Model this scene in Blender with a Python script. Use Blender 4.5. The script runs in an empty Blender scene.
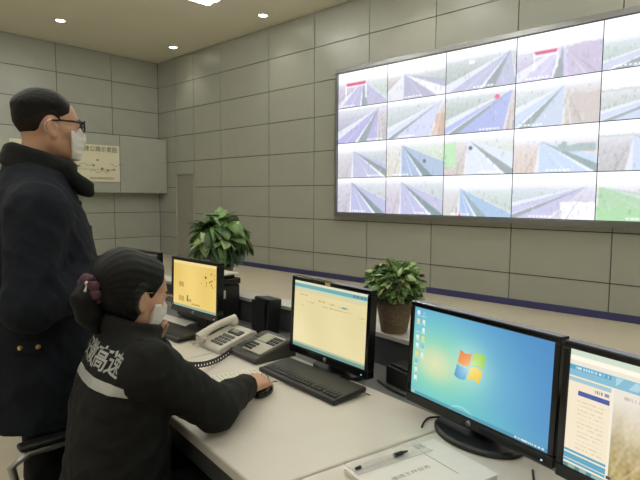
import bpy, bmesh, math, random
import numpy as np
from mathutils import Matrix, Vector

random.seed(7)
rng = np.random.default_rng(11)
S = bpy.context.scene
COL = S.collection

# ------------------------------------------------------------------ camera, world, exposure
HC = 1.45
def cam_axes(theta=133.4, pitch=4.64, roll=0.38):
    t, p, r = map(math.radians, (theta, pitch, roll))
    F = np.array([math.cos(t)*math.cos(p), math.sin(t)*math.cos(p), -math.sin(p)])
    R = np.array([math.sin(t), -math.cos(t), 0.0])
    U = np.cross(R, F)
    return math.cos(r)*R + math.sin(r)*U, -math.sin(r)*R + math.cos(r)*U, F
_R, _U, _F = cam_axes()
cd = bpy.data.cameras.new('camera'); cam = bpy.data.objects.new('camera', cd); COL.objects.link(cam)
cd.sensor_width = 36; cd.lens = 36*530/640; cd.clip_start = 0.02
cam.matrix_world = Matrix(((_R[0], _U[0], -_F[0], 0), (_R[1], _U[1], -_F[1], 0), (_R[2], _U[2], -_F[2], HC), (0, 0, 0, 1)))
S.camera = cam
w = bpy.data.worlds.new('world'); S.world = w; w.use_nodes = True
w.node_tree.nodes['Background'].inputs[0].default_value = (0.9, 0.95, 1, 1)
w.node_tree.nodes['Background'].inputs[1].default_value = 0.0
S.view_settings.view_transform = 'Standard'; S.view_settings.look = 'None'
S.view_settings.gamma = 1; S.view_settings.use_curve_mapping = False
S.view_settings.exposure = 0.24
LAMP_W = 78.0        # radiance of the ceiling troffer tubes
SPOT_W = 17.0        # watts of each recessed downlight

# ------------------------------------------------------------------ colours and materials
def lin(c):
    c = np.asarray(c, float)/255.0
    return np.where(c <= 0.04045, c/12.92, ((c+0.055)/1.055)**2.4)
def rgba(c): return (*lin(c), 1.0)
MATS = {}
def mat(name, c, rough=0.5, metal=0.0, spec=0.5, noise=0.0, nscale=20.0, bump=0.0, bscale=200.0, trans=0.0, coat=0.0, sheen=0.0, stretch=None, alpha=1.0, emit=0.0):
    if name in MATS: return MATS[name]
    m = bpy.data.materials.new(name); m.use_nodes = True; MATS[name] = m
    nt = m.node_tree; b = nt.nodes['Principled BSDF']
    b.inputs['Base Color'].default_value = rgba(c); b.inputs['Roughness'].default_value = rough
    b.inputs['Metallic'].default_value = metal; b.inputs['Specular IOR Level'].default_value = spec
    b.inputs['Transmission Weight'].default_value = trans; b.inputs['Coat Weight'].default_value = coat
    b.inputs['Sheen Weight'].default_value = sheen; b.inputs['Alpha'].default_value = alpha
    if emit:
        b.inputs['Emission Color'].default_value = rgba(c); b.inputs['Emission Strength'].default_value = emit
    tc = nt.nodes.new('ShaderNodeTexCoord'); mp = nt.nodes.new('ShaderNodeMapping')
    if stretch: mp.inputs['Scale'].default_value = stretch
    nt.links.new(tc.outputs['Object'], mp.inputs['Vector'])
    if noise:
        n = nt.nodes.new('ShaderNodeTexNoise'); n.inputs['Scale'].default_value = nscale; n.inputs['Detail'].default_value = 5
        nt.links.new(mp.outputs['Vector'], n.inputs['Vector'])
        r = nt.nodes.new('ShaderNodeValToRGB')
        a = lin(c)
        r.color_ramp.elements[0].position = 0.3; r.color_ramp.elements[1].position = 0.7
        r.color_ramp.elements[0].color = (*np.clip(a*(1-noise), 0, 1), 1); r.color_ramp.elements[1].color = (*np.clip(a*(1+noise), 0, 1), 1)
        nt.links.new(n.outputs['Fac'], r.inputs['Fac']); nt.links.new(r.outputs['Color'], b.inputs['Base Color'])
    if bump:
        n2 = nt.nodes.new('ShaderNodeTexNoise'); n2.inputs['Scale'].default_value = bscale; n2.inputs['Detail'].default_value = 3
        nt.links.new(mp.outputs['Vector'], n2.inputs['Vector'])
        bp = nt.nodes.new('ShaderNodeBump'); bp.inputs['Strength'].default_value = bump; bp.inputs['Distance'].default_value = 0.002
        nt.links.new(n2.outputs['Fac'], bp.inputs['Height']); nt.links.new(bp.outputs['Normal'], b.inputs['Normal'])
    return m
def emat(name, c, s):
    if name in MATS: return MATS[name]
    m = bpy.data.materials.new(name); m.use_nodes = True; MATS[name] = m
    nt = m.node_tree; nt.nodes.clear()
    o = nt.nodes.new('ShaderNodeOutputMaterial'); e = nt.nodes.new('ShaderNodeEmission')
    e.inputs[0].default_value = rgba(c); e.inputs[1].default_value = s
    nt.links.new(e.outputs[0], o.inputs[0]); return m
def screen_mat(name, strength, gloss=0.25):
    """lit display: picture from the colour attribute, with a faint glossy face"""
    if name in MATS: return MATS[name]
    m = bpy.data.materials.new(name); m.use_nodes = True; MATS[name] = m
    nt = m.node_tree; b = nt.nodes['Principled BSDF']
    b.inputs['Base Color'].default_value = (0.01, 0.01, 0.012, 1); b.inputs['Roughness'].default_value = gloss
    b.inputs['Specular IOR Level'].default_value = 0.3
    a = nt.nodes.new('ShaderNodeAttribute'); a.attribute_name = 'picture'
    nt.links.new(a.outputs['Color'], b.inputs['Emission Color']); b.inputs['Emission Strength'].default_value = strength*0.85
    return m

M_panel = mat('wall_panel_laminate', (160, 161, 149), 0.33, spec=0.5, noise=0.03, nscale=3, bump=0.03, bscale=60)
M_gap = mat('panel_gap', (52, 51, 46), 0.9)
M_ceil = mat('ceiling_paint', (232, 228, 210), 0.8, noise=0.04, nscale=0.7)
M_floor = mat('floor_vinyl', (196, 186, 165), 0.45, noise=0.04, nscale=1.3, bump=0.03, bscale=90)
M_navy = mat('navy_skirting', (56, 57, 104), 0.5, noise=0.05, nscale=8)
M_plain = mat('plain_wall_paint', (165, 162, 150), 0.7, noise=0.03, nscale=2)
M_frame = mat('video_frame_metal', (150, 150, 150), 0.28, metal=0.85, noise=0.05, nscale=10)
M_white = mat('desk_laminate', (216, 209, 198), 0.42, noise=0.025, nscale=6, bump=0.04, bscale=300)
M_grey = mat('console_grey', (112, 112, 110), 0.5, noise=0.05, nscale=12, bump=0.05, bscale=300)
M_dgrey = mat('console_dark_grey', (74, 75, 77), 0.5, noise=0.05, nscale=12)
M_ledge = mat('ledge_laminate', (205, 202, 194), 0.4, noise=0.02, nscale=8)
M_black = mat('black_plastic', (24, 25, 27), 0.4, noise=0.08, nscale=30, bump=0.06, bscale=500)
M_gblack = mat('glossy_black_plastic', (16, 17, 20), 0.18, noise=0.05, nscale=20)
M_key = mat('key_plastic', (52, 53, 56), 0.5, noise=0.08, nscale=60)
M_silver = mat('silver_metal', (190, 190, 188), 0.3, metal=0.9, noise=0.04, nscale=30)
M_white_pl = mat('white_plastic', (214, 208, 196), 0.4, noise=0.03, nscale=30)
M_lcd = mat('grey_lcd', (146, 148, 118), 0.3, noise=0.04, nscale=40)
M_paper = mat('paper', (226, 221, 205), 0.8, noise=0.03, nscale=25)
M_ink = mat('printed_ink', (92, 90, 88), 0.8, noise=0.05, nscale=50)
M_dink = mat('dark_ink', (58, 54, 44), 0.8, noise=0.05, nscale=50)
M_poster = mat('poster_cream', (212, 206, 176), 0.6, noise=0.03, nscale=4)
M_skin = mat('skin', (196, 150, 122), 0.5, noise=0.06, nscale=30, bump=0.06, bscale=250)
M_hair = mat('black_hair', (13, 12, 11), 0.55, spec=0.25, noise=0.25, nscale=90, bump=0.5, bscale=260, stretch=(1, 1, 0.25))
M_navycoat = mat('navy_coat_cloth', (27, 30, 38), 0.85, spec=0.2, noise=0.12, nscale=14, bump=0.12, bscale=600)
M_collar = mat('black_pile_collar', (17, 17, 19), 0.95, noise=0.2, nscale=120, bump=0.6, bscale=350)
M_jacket = mat('black_jacket_cloth', (24, 24, 23), 0.8, spec=0.25, noise=0.12, nscale=14, bump=0.12, bscale=600)
M_trouser = mat('black_trouser_cloth', (14, 15, 17), 0.85, spec=0.15, noise=0.1, nscale=20, bump=0.1, bscale=600)
M_mask = mat('mask_fabric', (226, 222, 216), 0.8, noise=0.02, nscale=60, bump=0.1, bscale=500)
M_reflect = mat('reflective_tape', (176, 176, 172), 0.45, metal=0.25, noise=0.05, nscale=80)
M_gold = mat('brass_button', (205, 180, 110), 0.3, metal=0.8, noise=0.05, nscale=40)
M_shoe = mat('black_shoe_leather', (15, 15, 16), 0.3, noise=0.08, nscale=30)
M_purple = mat('purple_scrunchie', (78, 46, 58), 0.8, noise=0.2, nscale=60, bump=0.4, bscale=200)
M_pearl = mat('pearl_bead', (225, 215, 205), 0.25, noise=0.03, nscale=40)
M_wicker = mat('brown_wicker', (122, 104, 82), 0.75, noise=0.2, nscale=60, bump=0.5, bscale=220)
M_tan = mat('tan_lettering', (150, 130, 92), 0.7, noise=0.05, nscale=60)
M_soil = mat('potting_soil', (48, 38, 30), 0.95, noise=0.3, nscale=80, bump=0.6, bscale=120)
M_stem = mat('plant_stem', (88, 104, 60), 0.6, noise=0.1, nscale=40)
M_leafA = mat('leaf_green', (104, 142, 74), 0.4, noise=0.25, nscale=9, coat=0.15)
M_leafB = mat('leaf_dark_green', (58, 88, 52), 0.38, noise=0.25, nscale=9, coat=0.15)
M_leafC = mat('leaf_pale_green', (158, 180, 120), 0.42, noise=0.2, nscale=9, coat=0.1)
M_leafR = mat('leaf_dusky_red', (118, 76, 70), 0.5, noise=0.2, nscale=12)
M_teal = mat('teal_tape', (120, 178, 166), 0.5, noise=0.05, nscale=40)
M_clear = mat('clear_sleeve', (228, 226, 220), 0.7, spec=0.1, alpha=0.30, noise=0.01, nscale=20)
M_glass = mat('spectacle_glass', (240, 244, 246), 0.05, alpha=0.14, noise=0.01, nscale=20)
M_eye = mat('eye', (30, 24, 20), 0.15, noise=0.02, nscale=40)
M_cushion = mat('black_mesh_fabric', (26, 26, 28), 0.85, noise=0.15, nscale=60, bump=0.3, bscale=400)
M_door = mat('door_laminate', (150, 147, 135), 0.45, noise=0.03, nscale=3)
M_tube = emat('lamp_tube', (250, 251, 244), LAMP_W)
M_spot = emat('downlight_glow', (255, 246, 225), 22.0)

# ------------------------------------------------------------------ helpers
def link(o, parent=None):
    COL.objects.link(o)
    if parent is not None: o.parent = parent
    return o
def thing(name, label, cat, loc=(0, 0, 0), rz=0.0, group=None):
    o = bpy.data.objects.new(name, None); o.empty_display_size = 0.05; COL.objects.link(o)
    o.location = loc; o.rotation_euler = (0, 0, rz)
    tag(o, label, cat, group); return o
def tag(o, label=None, cat=None, group=None, kind=None):
    if label: o['label'] = label
    if cat: o['category'] = cat
    if group: o['group'] = group
    if kind: o['kind'] = kind
    return o
def rz_mat(a): return Matrix.Rotation(a, 4, 'Z')

class MB:
    def __init__(s): s.v = []; s.f = []; s.sm = []
    def add(s, v, f, smooth=False):
        n = len(s.v); s.v += [tuple(p) for p in v]; s.f += [tuple(i+n for i in q) for q in f]; s.sm += [smooth]*len(f); return s
    def box(s, c, d, m=None):
        x, y, z = d[0]/2, d[1]/2, d[2]/2
        P = [Vector((i*x, j*y, k*z)) for k in (-1, 1) for j in (-1, 1) for i in (-1, 1)]
        if m is not None: P = [m @ p for p in P]
        P = [p+Vector(c) for p in P]
        return s.add(P, [(0, 2, 3, 1), (4, 5, 7, 6), (0, 1, 5, 4), (2, 6, 7, 3), (0, 4, 6, 2), (1, 3, 7, 5)])
    def prism(s, poly, z0, z1):
        n = len(poly)
        v = [(p[0], p[1], z0) for p in poly]+[(p[0], p[1], z1) for p in poly]
        f = [tuple(range(n-1, -1, -1)), tuple(range(n, 2*n))]+[(i, (i+1) % n, n+(i+1) % n, n+i) for i in range(n)]
        return s.add(v, f)
    def tube(s, pts, r, n=8, caps=True):
        P = [Vector(p) for p in pts]; k = len(P)
        rr = r if hasattr(r, '__len__') else [r]*k
        v = []; nrm = None
        for i in range(k):
            t = (P[min(i+1, k-1)]-P[max(i-1, 0)]).normalized()
            if nrm is None:
                nrm = t.cross(Vector((0, 0, 1)))
                if nrm.length < 1e-3: nrm = t.cross(Vector((0, 1, 0)))
            nrm = (nrm-t*nrm.dot(t)).normalized(); b = t.cross(nrm)
            for j in range(n):
                a = 2*math.pi*j/n; v.append(P[i]+(nrm*math.cos(a)+b*math.sin(a))*rr[i])
        f = [(i*n+j, i*n+(j+1) % n, (i+1)*n+(j+1) % n, (i+1)*n+j) for i in range(k-1) for j in range(n)]
        s.add(v, f, True)
        if caps: s.add(v[:n], [tuple(range(n-1, -1, -1))]); s.add(v[-n:], [tuple(range(n))])
        return s
    def lathe(s, prof, n=24, c=(0, 0, 0)):
        v = [(c[0]+r*math.cos(2*math.pi*j/n), c[1]+r*math.sin(2*math.pi*j/n), c[2]+z) for r, z in prof for j in range(n)]
        f = [(i*n+j, i*n+(j+1) % n, (i+1)*n+(j+1) % n, (i+1)*n+j) for i in range(len(prof)-1) for j in range(n)]
        s.add(v, f, True)
        s.add(v[:n], [tuple(range(n-1, -1, -1))]); s.add(v[-n:], [tuple(range(n))]); return s
    def mesh(s, name):
        m = bpy.data.meshes.new(name); m.from_pydata(s.v, [], s.f); m.update()
        m.polygons.foreach_set('use_smooth', s.sm); return m
    def build(s, name, material, parent=None, bevel=0.0, seg=2):
        m = s.mesh(name); m.materials.append(material)
        o = link(bpy.data.objects.new(name, m), parent)
        if bevel:
            b = o.modifiers.new('bevel', 'BEVEL'); b.width = bevel; b.segments = seg; b.limit_method = 'ANGLE'; b.angle_limit = 0.6
        return o
def np_mesh(name, V, Q, material, parent=None, smooth=True):
    m = bpy.data.meshes.new(name); V = np.asarray(V, np.float32); Q = np.asarray(Q, np.int32); k = Q.shape[1]
    m.vertices.add(len(V)); m.vertices.foreach_set('co', V.ravel())
    m.loops.add(Q.size); m.loops.foreach_set('vertex_index', Q.ravel())
    m.polygons.add(len(Q)); m.polygons.foreach_set('loop_start', np.arange(0, Q.size, k, dtype=np.int32))
    m.update(calc_edges=True); m.validate()
    m.polygons.foreach_set('use_smooth', np.full(len(m.polygons), smooth))
    m.materials.append(material)
    return link(bpy.data.objects.new(name, m), parent)
def text_geo(body, size, align='CENTER', extrude=0.0, bold=0.0):
    c = bpy.data.curves.new('txt', 'FONT'); c.body = body; c.size = size; c.align_x = align; c.align_y = 'CENTER'; c.extrude = extrude; c.resolution_u = 2; c.offset = bold
    o = bpy.data.objects.new('txt', c); COL.objects.link(o)
    dg = bpy.context.evaluated_depsgraph_get(); e = o.evaluated_get(dg); me = e.to_mesh()
    v = [tuple(p.co) for p in me.vertices]; f = [tuple(p.vertices) for p in me.polygons]
    e.to_mesh_clear(); bpy.data.objects.remove(o); bpy.data.curves.remove(c)
    return v, f
def picture_plane(name, w, h, img, material, parent, mtx):
    """flat display face; img is an (ny, nx, 3) sRGB array, row 0 at the top"""
    ny, nx = img.shape[:2]
    X, Z = np.meshgrid(np.linspace(-w/2, w/2, nx+1), np.linspace(h/2, -h/2, ny+1))
    V = np.stack([X.ravel(), np.zeros(X.size), Z.ravel()], -1)
    i = np.arange(ny)[:, None]*(nx+1)+np.arange(nx)[None, :]
    Q = np.stack([i+nx+1, i+nx+2, i+1, i], -1).reshape(-1, 4)
    V = V @ np.array(mtx.to_3x3()).T + np.array(mtx.translation)
    o = np_mesh(name, V, Q, material, parent, smooth=False)
    at = o.data.attributes.new('picture', 'FLOAT_COLOR', 'CORNER')
    c = np.ones((ny*nx, 4, 4), np.float32); c[..., :3] = lin(np.clip(img, 0, 255)).reshape(-1, 1, 3)
    at.data.foreach_set('color', c.ravel()); return o

# ------------------------------------------------------------------ room shell
YW, XL, ZC = 6.97, -12.17, 4.72
XR, YR = 4.2, -5.0
ROWS = [0.0]+[0.436+0.611*k for k in range(7)]+[ZC]
def struct(name, mb, m, parent=None, bevel=0):
    o = mb.build(name, m, parent, bevel); o['kind'] = 'structure'; return o
floor = struct('floor', MB().box(((XL+XR)/2, (YW+YR)/2, -0.05), (XR-XL+0.4, YW-YR+0.4, 0.1)), M_floor)
ceiling = struct('ceiling', MB().box(((XL+XR)/2, (YW+YR)/2, ZC+0.05), (XR-XL+0.4, YW-YR+0.4, 0.1)), M_ceil)
wall_back = struct('wall_back', MB().box(((XL+XR)/2, YW+0.07, ZC/2), (XR-XL+0.4, 0.1, ZC)), M_gap)
wall_left = struct('wall_left', MB().box((XL-0.07, (YW+YR)/2, ZC/2), (0.1, YW-YR, ZC)), M_gap)
struct('wall_right', MB().box((XR+0.05, (YW+YR)/2, ZC/2), (0.1, YW-YR, ZC)), M_plain)
struct('wall_rear', MB().box(((XL+XR)/2, YR-0.05, ZC/2), (XR-XL, 0.1, ZC)), M_plain)
PCACHE = {}
def panel(w_, h_, axis):
    k = (round(w_, 3), round(h_, 3), axis)
    if k not in PCACHE:
        g = 0.013
        m = MB().box((0, 0, 0), (w_-g, 0.02, h_-g) if axis == 'x' else (0.02, w_-g, h_-g)).mesh('panel'); m.materials.append(M_panel); PCACHE[k] = m
    return PCACHE[k]
DOOR = (-11.39, -10.61, 1.985)
xs = [XL, DOOR[0]-0.0, DOOR[1], -9.571, -7.991]
while xs[-1] < XR-0.4: xs.append(min(xs[-1]+1.238, XR))
for a, b in zip(xs, xs[1:]):
    for z0, z1 in zip(ROWS, ROWS[1:]):
        if a == DOOR[0]:
            if z1 <= DOOR[2]: continue
            z0 = max(z0, DOOR[2])
        o = link(bpy.data.objects.new('panel', panel(b-a, z1-z0, 'x')), wall_back); o.location = ((a+b)/2, YW+0.01, (z0+z1)/2)
ys = [YW, 5.784]
while ys[-1] > YR+0.3: ys.append(max(ys[-1]-1.226, YR))
for b, a in zip(ys, ys[1:]):
    for z0, z1 in zip(ROWS, ROWS[1:]):
        o = link(bpy.data.objects.new('panel', panel(b-a, z1-z0, 'y')), wall_left); o.location = (XL-0.01, (a+b)/2, (z0+z1)/2)
struct('baseboard_back', MB().box(((DOOR[1]+XR)/2, YW-0.011, 0.045), (XR-DOOR[1], 0.02, 0.09)), M_navy, bevel=0.003)
struct('baseboard_left', MB().box((XL+0.011, (YW+YR)/2, 0.045), (0.02, YW-YR-0.05, 0.09)), M_panel, bevel=0.003)
door = struct('door_1', MB().box(((DOOR[0]+DOOR[1])/2, YW+0.03, DOOR[2]/2), (DOOR[1]-DOOR[0]-0.03, 0.04, DOOR[2]-0.02)), M_door)
MB().box((DOOR[0]+0.012, YW+0.0, 1.0), (0.03, 0.05, 2.0)).box((DOOR[1]-0.012, YW+0.0, 1.0), (0.03, 0.05, 2.0)).box(((DOOR[0]+DOOR[1])/2, YW+0.0, DOOR[2]-0.012), (0.78, 0.05, 0.03)).build('door_frame', M_panel, door)
MB().tube([(DOOR[1]-0.11, YW+0.01, 1.02), (DOOR[1]-0.11, YW-0.05, 1.02), (DOOR[1]-0.21, YW-0.05, 1.02)], 0.009).build('door_handle', M_silver, door)

# boxed-out board on the left wall, and the poster hung on it
XB = XL+0.398
bd = thing('wall_cabinet', 'long grey boxed-out wall unit high on the left wall with a cream map on it', 'wall cabinet', (XL, 5.0, 1.518))
for y0, y1 in ((5.755, 6.95), (4.53, 5.745), (3.305, 4.52)):
    MB().box((0.20, (y0+y1)/2-5.0, 0.645), (0.396, y1-y0, 1.29)).build('front_panel', M_panel, bd, 0.004)
ps = thing('map_poster', 'cream printed road map board with dark title hung on the grey wall unit', 'poster', (XB+0.012, 4.60, 1.755))
MB().box((0, 0, 0.41), (0.02, 2.27, 0.81)).build('board', M_poster, ps, 0.002)
def on_poster(geo, yc, zc):
    v, f = geo; return [(0.0125, p[0]+yc, p[1]+zc) for p in v], f
for body, size, yc, zc, mm in (('安徽省高速公路示意图', 0.125, 0.45, 0.715, M_dink), ('高速公路路网管理图例', 0.055, 0.72, 0.075, M_ink)):
    MB().add(*on_poster(text_geo(body, size), yc, zc)).build('lettering', mm, ps)
mb = MB()
for k in range(9):
    y = -1.0+k*0.24; z = 0.30+0.10*math.sin(k*1.7)
    pts = [(0.0125, y+t*0.05, z+0.035*math.sin(t*1.3+k)) for t in range(7)]
    mb.tube(pts, 0.0035, 4)
mb.tube([(0.0125, -0.9, 0.29), (0.0125, 0.2, 0.27), (0.0125, 1.0, 0.28)], 0.003, 4)
mb.build('road_lines', M_ink, ps)
for y, z in ((0.28, 0.075), (0.53, 0.36), (0.62, 0.48), (0.72, 0.30), (0.85, 0.26), (1.0, 0.28), (0.2, 0.33), (-0.3, 0.4)):
    MB().box((0.0115, y, z), (0.003, 0.05, 0.03)).build('map_symbol', M_ink, ps)

# ------------------------------------------------------------------ ceiling lamps
for i, x in enumerate((-7.55, -4.6, -1.65, 1.3)):
    for j, y in enumerate((5.16, 2.85, 0.5, -1.8, -4.1)):
        t = thing('ceiling_troffer', 'recessed fluorescent ceiling light with bright tubes cut by the top edge of the picture' if (i, j) == (0, 0) else 'recessed fluorescent ceiling light farther along the ceiling, outside the view', 'ceiling light', (x, y, ZC-0.004), 0, 'fluorescent ceiling lights')
        mb = MB()
        for s in (-1, 1): mb.box((s*0.30, 0, -0.012), (0.03, 0.63, 0.02)); mb.box((0, s*0.30, -0.012), (0.63, 0.03, 0.02))
        mb.build('rim', M_white_pl, t, 0.003)
        mb = MB().box((0, 0, -0.004), (0.57, 0.57, 0.004)); mb.build('reflector', mat('lamp_tray', (150, 148, 140), 0.6, noise=0.02), t)
        for k in (-0.19, 0.0, 0.19):
            MB().tube([(k, -0.27, -0.024), (k, 0.27, -0.024)], 0.016, 8).build('tube', M_tube, t)
for i, (x, y) in enumerate(((-10.58, 4.07), (-10.60, 6.46), (-7.55, 6.45), (-4.5, 6.45), (-1.5, 6.45), (1.5, 6.45), (-10.6, 1.7))):
    lab = {0: 'glowing round downlight in the ceiling above the wall unit', 1: 'glowing round downlight in the ceiling nearest the room corner', 2: 'glowing round downlight in the ceiling nearest the video wall'}.get(i, 'round recessed downlight in the ceiling outside the view')
    t = thing('downlight', lab, 'ceiling light', (x, y, ZC), 0, 'recessed round downlights')
    MB().lathe([(0.105, -0.001), (0.105, -0.012), (0.085, -0.016), (0.078, -0.006), (0.078, -0.001)], 24).build('trim_ring', M_white_pl, t)
    MB().lathe([(0.0, -0.003), (0.075, -0.003), (0.075, -0.008), (0.0, -0.012)], 20).build('bulb', M_spot, t)
    ld = bpy.data.lights.new('downlight_lamp', 'SPOT'); ld.energy = SPOT_W; ld.spot_size = 1.9; ld.spot_blend = 0.6; ld.shadow_soft_size = 0.06; ld.color = (1, 0.94, 0.84)
    lo = link(bpy.data.objects.new('downlight_lamp', ld), t); lo.location = (0, 0, -0.03)

# ------------------------------------------------------------------ video wall
CW, CH = 1.031, 0.584
VX0, VZ1 = -6.098, 3.525
def grid(ny, nx):
    v, u = np.meshgrid((np.arange(ny)+0.5)/ny, (np.arange(nx)+0.5)/nx, indexing='ij'); return u, v
def wob(u, v, s, seed):
    r = np.random.default_rng(seed); o = np.zeros_like(u)
    for k in range(7):
        a = r.uniform(0, 6.28); fq = s*r.uniform(0.5, 2.2)
        o += np.sin(fq*(u*math.cos(a)*1.7+v*math.sin(a))+r.uniform(0, 6.28))/7
    return o
def mix(img, m, c):
    m = np.clip(m, 0, 1)[..., None]; return img*(1-m)+np.asarray(c, float)*m
def road_view(spec, seed, ny=60, nx=104):
    """a motorway camera picture: sky, hazy horizon, verges, carriageways, barriers"""
    u, v = grid(ny, nx); vx, vy = spec['vp']; r = np.random.default_rng(seed)
    hz = vy+0.02+0.02*wob(u, v*0, 14, seed)
    img = np.zeros((ny, nx, 3))+np.array((250, 250, 255.0))
    ground = np.clip((v-hz)/0.03, 0, 1)
    t = np.clip((v-vy)/(1-vy), 0, 1.3)                     # 0 at the horizon, 1 at the bottom
    left = np.array(spec.get('L', (176, 178, 176)), float); right = np.array(spec.get('R', (184, 186, 178)), float)
    l0, l1, m0, m1, r1 = spec['x']                          # bottom positions: verge, road, median, road, verge
    e = lambda b: vx+(b-vx)*t
    side = (u > e((m0+m1)/2)).astype(float)[..., None]
    g = left*(1-side)+right*side
    g = g+wob(u, v, 60, seed+1)[..., None]*22+wob(u, v, 160, seed+2)[..., None]*16
    haze = np.exp(-t*3.0)[..., None]
    g = g*(1-0.75*haze)+np.array((226, 228, 238.0))*0.75*haze
    img = img*(1-ground[..., None])+g*ground[..., None]
    tree = np.clip((v-(hz-0.07-0.03*wob(u, v*0, 40, seed+3)))/0.02, 0, 1)*(1-ground)
    img = mix(img, tree*spec.get('trees', 0.5), (192, 198, 200))
    road = spec.get('road', (176, 182, 214))
    def band(a, b, c, k=1.0):
        nonlocal img
        img = mix(img, ((u > e(a)) & (u < e(b)) & (t > 0.02))*k, c)
    band(l0, l1, spec.get('sh', (226, 228, 238)), 0.8); band(l1, m0, road); band(m1, r1, road, 0.9)
    band(m0, m1, spec.get('med', (134, 146, 150)), 0.85)
    dm = (m1-m0)*0.3; band(m0-dm, m0, (240, 242, 248), 0.8)
    mid = (l1+m0)/2; band(mid-0.008, mid+0.008, (240, 240, 250), 0.7)
    band(r1, r1+0.04, (232, 234, 240), 0.6)
    for kind, a in spec.get('x2', []):
        if kind == 'gantry':
            x0, x1, y0 = a
            img = mix(img, (u > x0) & (u < x1) & (abs(v-y0) < 0.035), (206, 74, 112))
            for xx in (x0, x1): img = mix(img, (abs(u-xx) < 0.012) & (v > y0) & (v < 0.78), (240, 240, 248))
            img = mix(img, (u > x0) & (u < x1) & (abs(v-y0-0.06) < 0.014), (240, 240, 248))
        elif kind == 'patch':
            x0, x1, y0, y1, c = a
            mm = (u > x0+0.05*wob(u*0, v, 20, seed+5)) & (u < x1) & (v > y0+0.05*wob(u, v*0, 20, seed+6)) & (v < y1)
            img = mix(img, mm*0.85, c)
        elif kind == 'dot':
            x0, y0, s, c = a; img = mix(img, ((u-x0)**2*3+(v-y0)**2 < s*s), c)
    for k in range(26):                                      # poles, reeds and trucks along the verges
        x0 = r.uniform(0, 1); y0 = r.uniform(vy+0.03, 1.0); hh = 0.05+0.16*max(0.0, (y0-vy))*r.uniform(0.3, 1)
        img = mix(img, (np.exp(-((u-x0)/0.006)**2)*(v < y0)*(v > y0-hh)*(np.abs(u-e((l1+m0)/2)) > 0.06))*0.5, (120, 126, 132) if k % 3 else (235, 236, 240))
    for k, b in enumerate((l0-0.12, r1+0.10, r1+0.22)):
        band(b, b+0.02, (228, 230, 236) if k % 2 else (142, 150, 150), 0.6)
    img = img+(r.random((ny, nx))-0.5)[..., None]*14*np.clip(ground, 0, 1)[..., None]
    img = mix(img, ((v > 0.925) & (v < 0.965) & (u > spec.get('cap', 0.55)) & (u < spec.get('cap', 0.55)+0.3) & (np.floor(u*60) % 3 != 0)), (252, 252, 255))
    sk = np.clip((vy+0.02-v)/0.2, 0, 1); img = mix(img, sk*0.5, (255, 255, 255))
    img = mix(img, np.full_like(u, spec.get('veil', 0.14)), (240, 242, 254))
    for ax in (0, 1):                                        # soft video picture
        p = np.concatenate([img.take([0], ax), img, img.take([-1], ax)], ax); n_ = img.shape[ax]
        img = 0.25*p.take(range(n_), ax)+0.5*p.take(range(1, n_+1), ax)+0.25*p.take(range(2, n_+2), ax)
    return img
br = (176, 164, 156); gr = (170, 182, 168)
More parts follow.
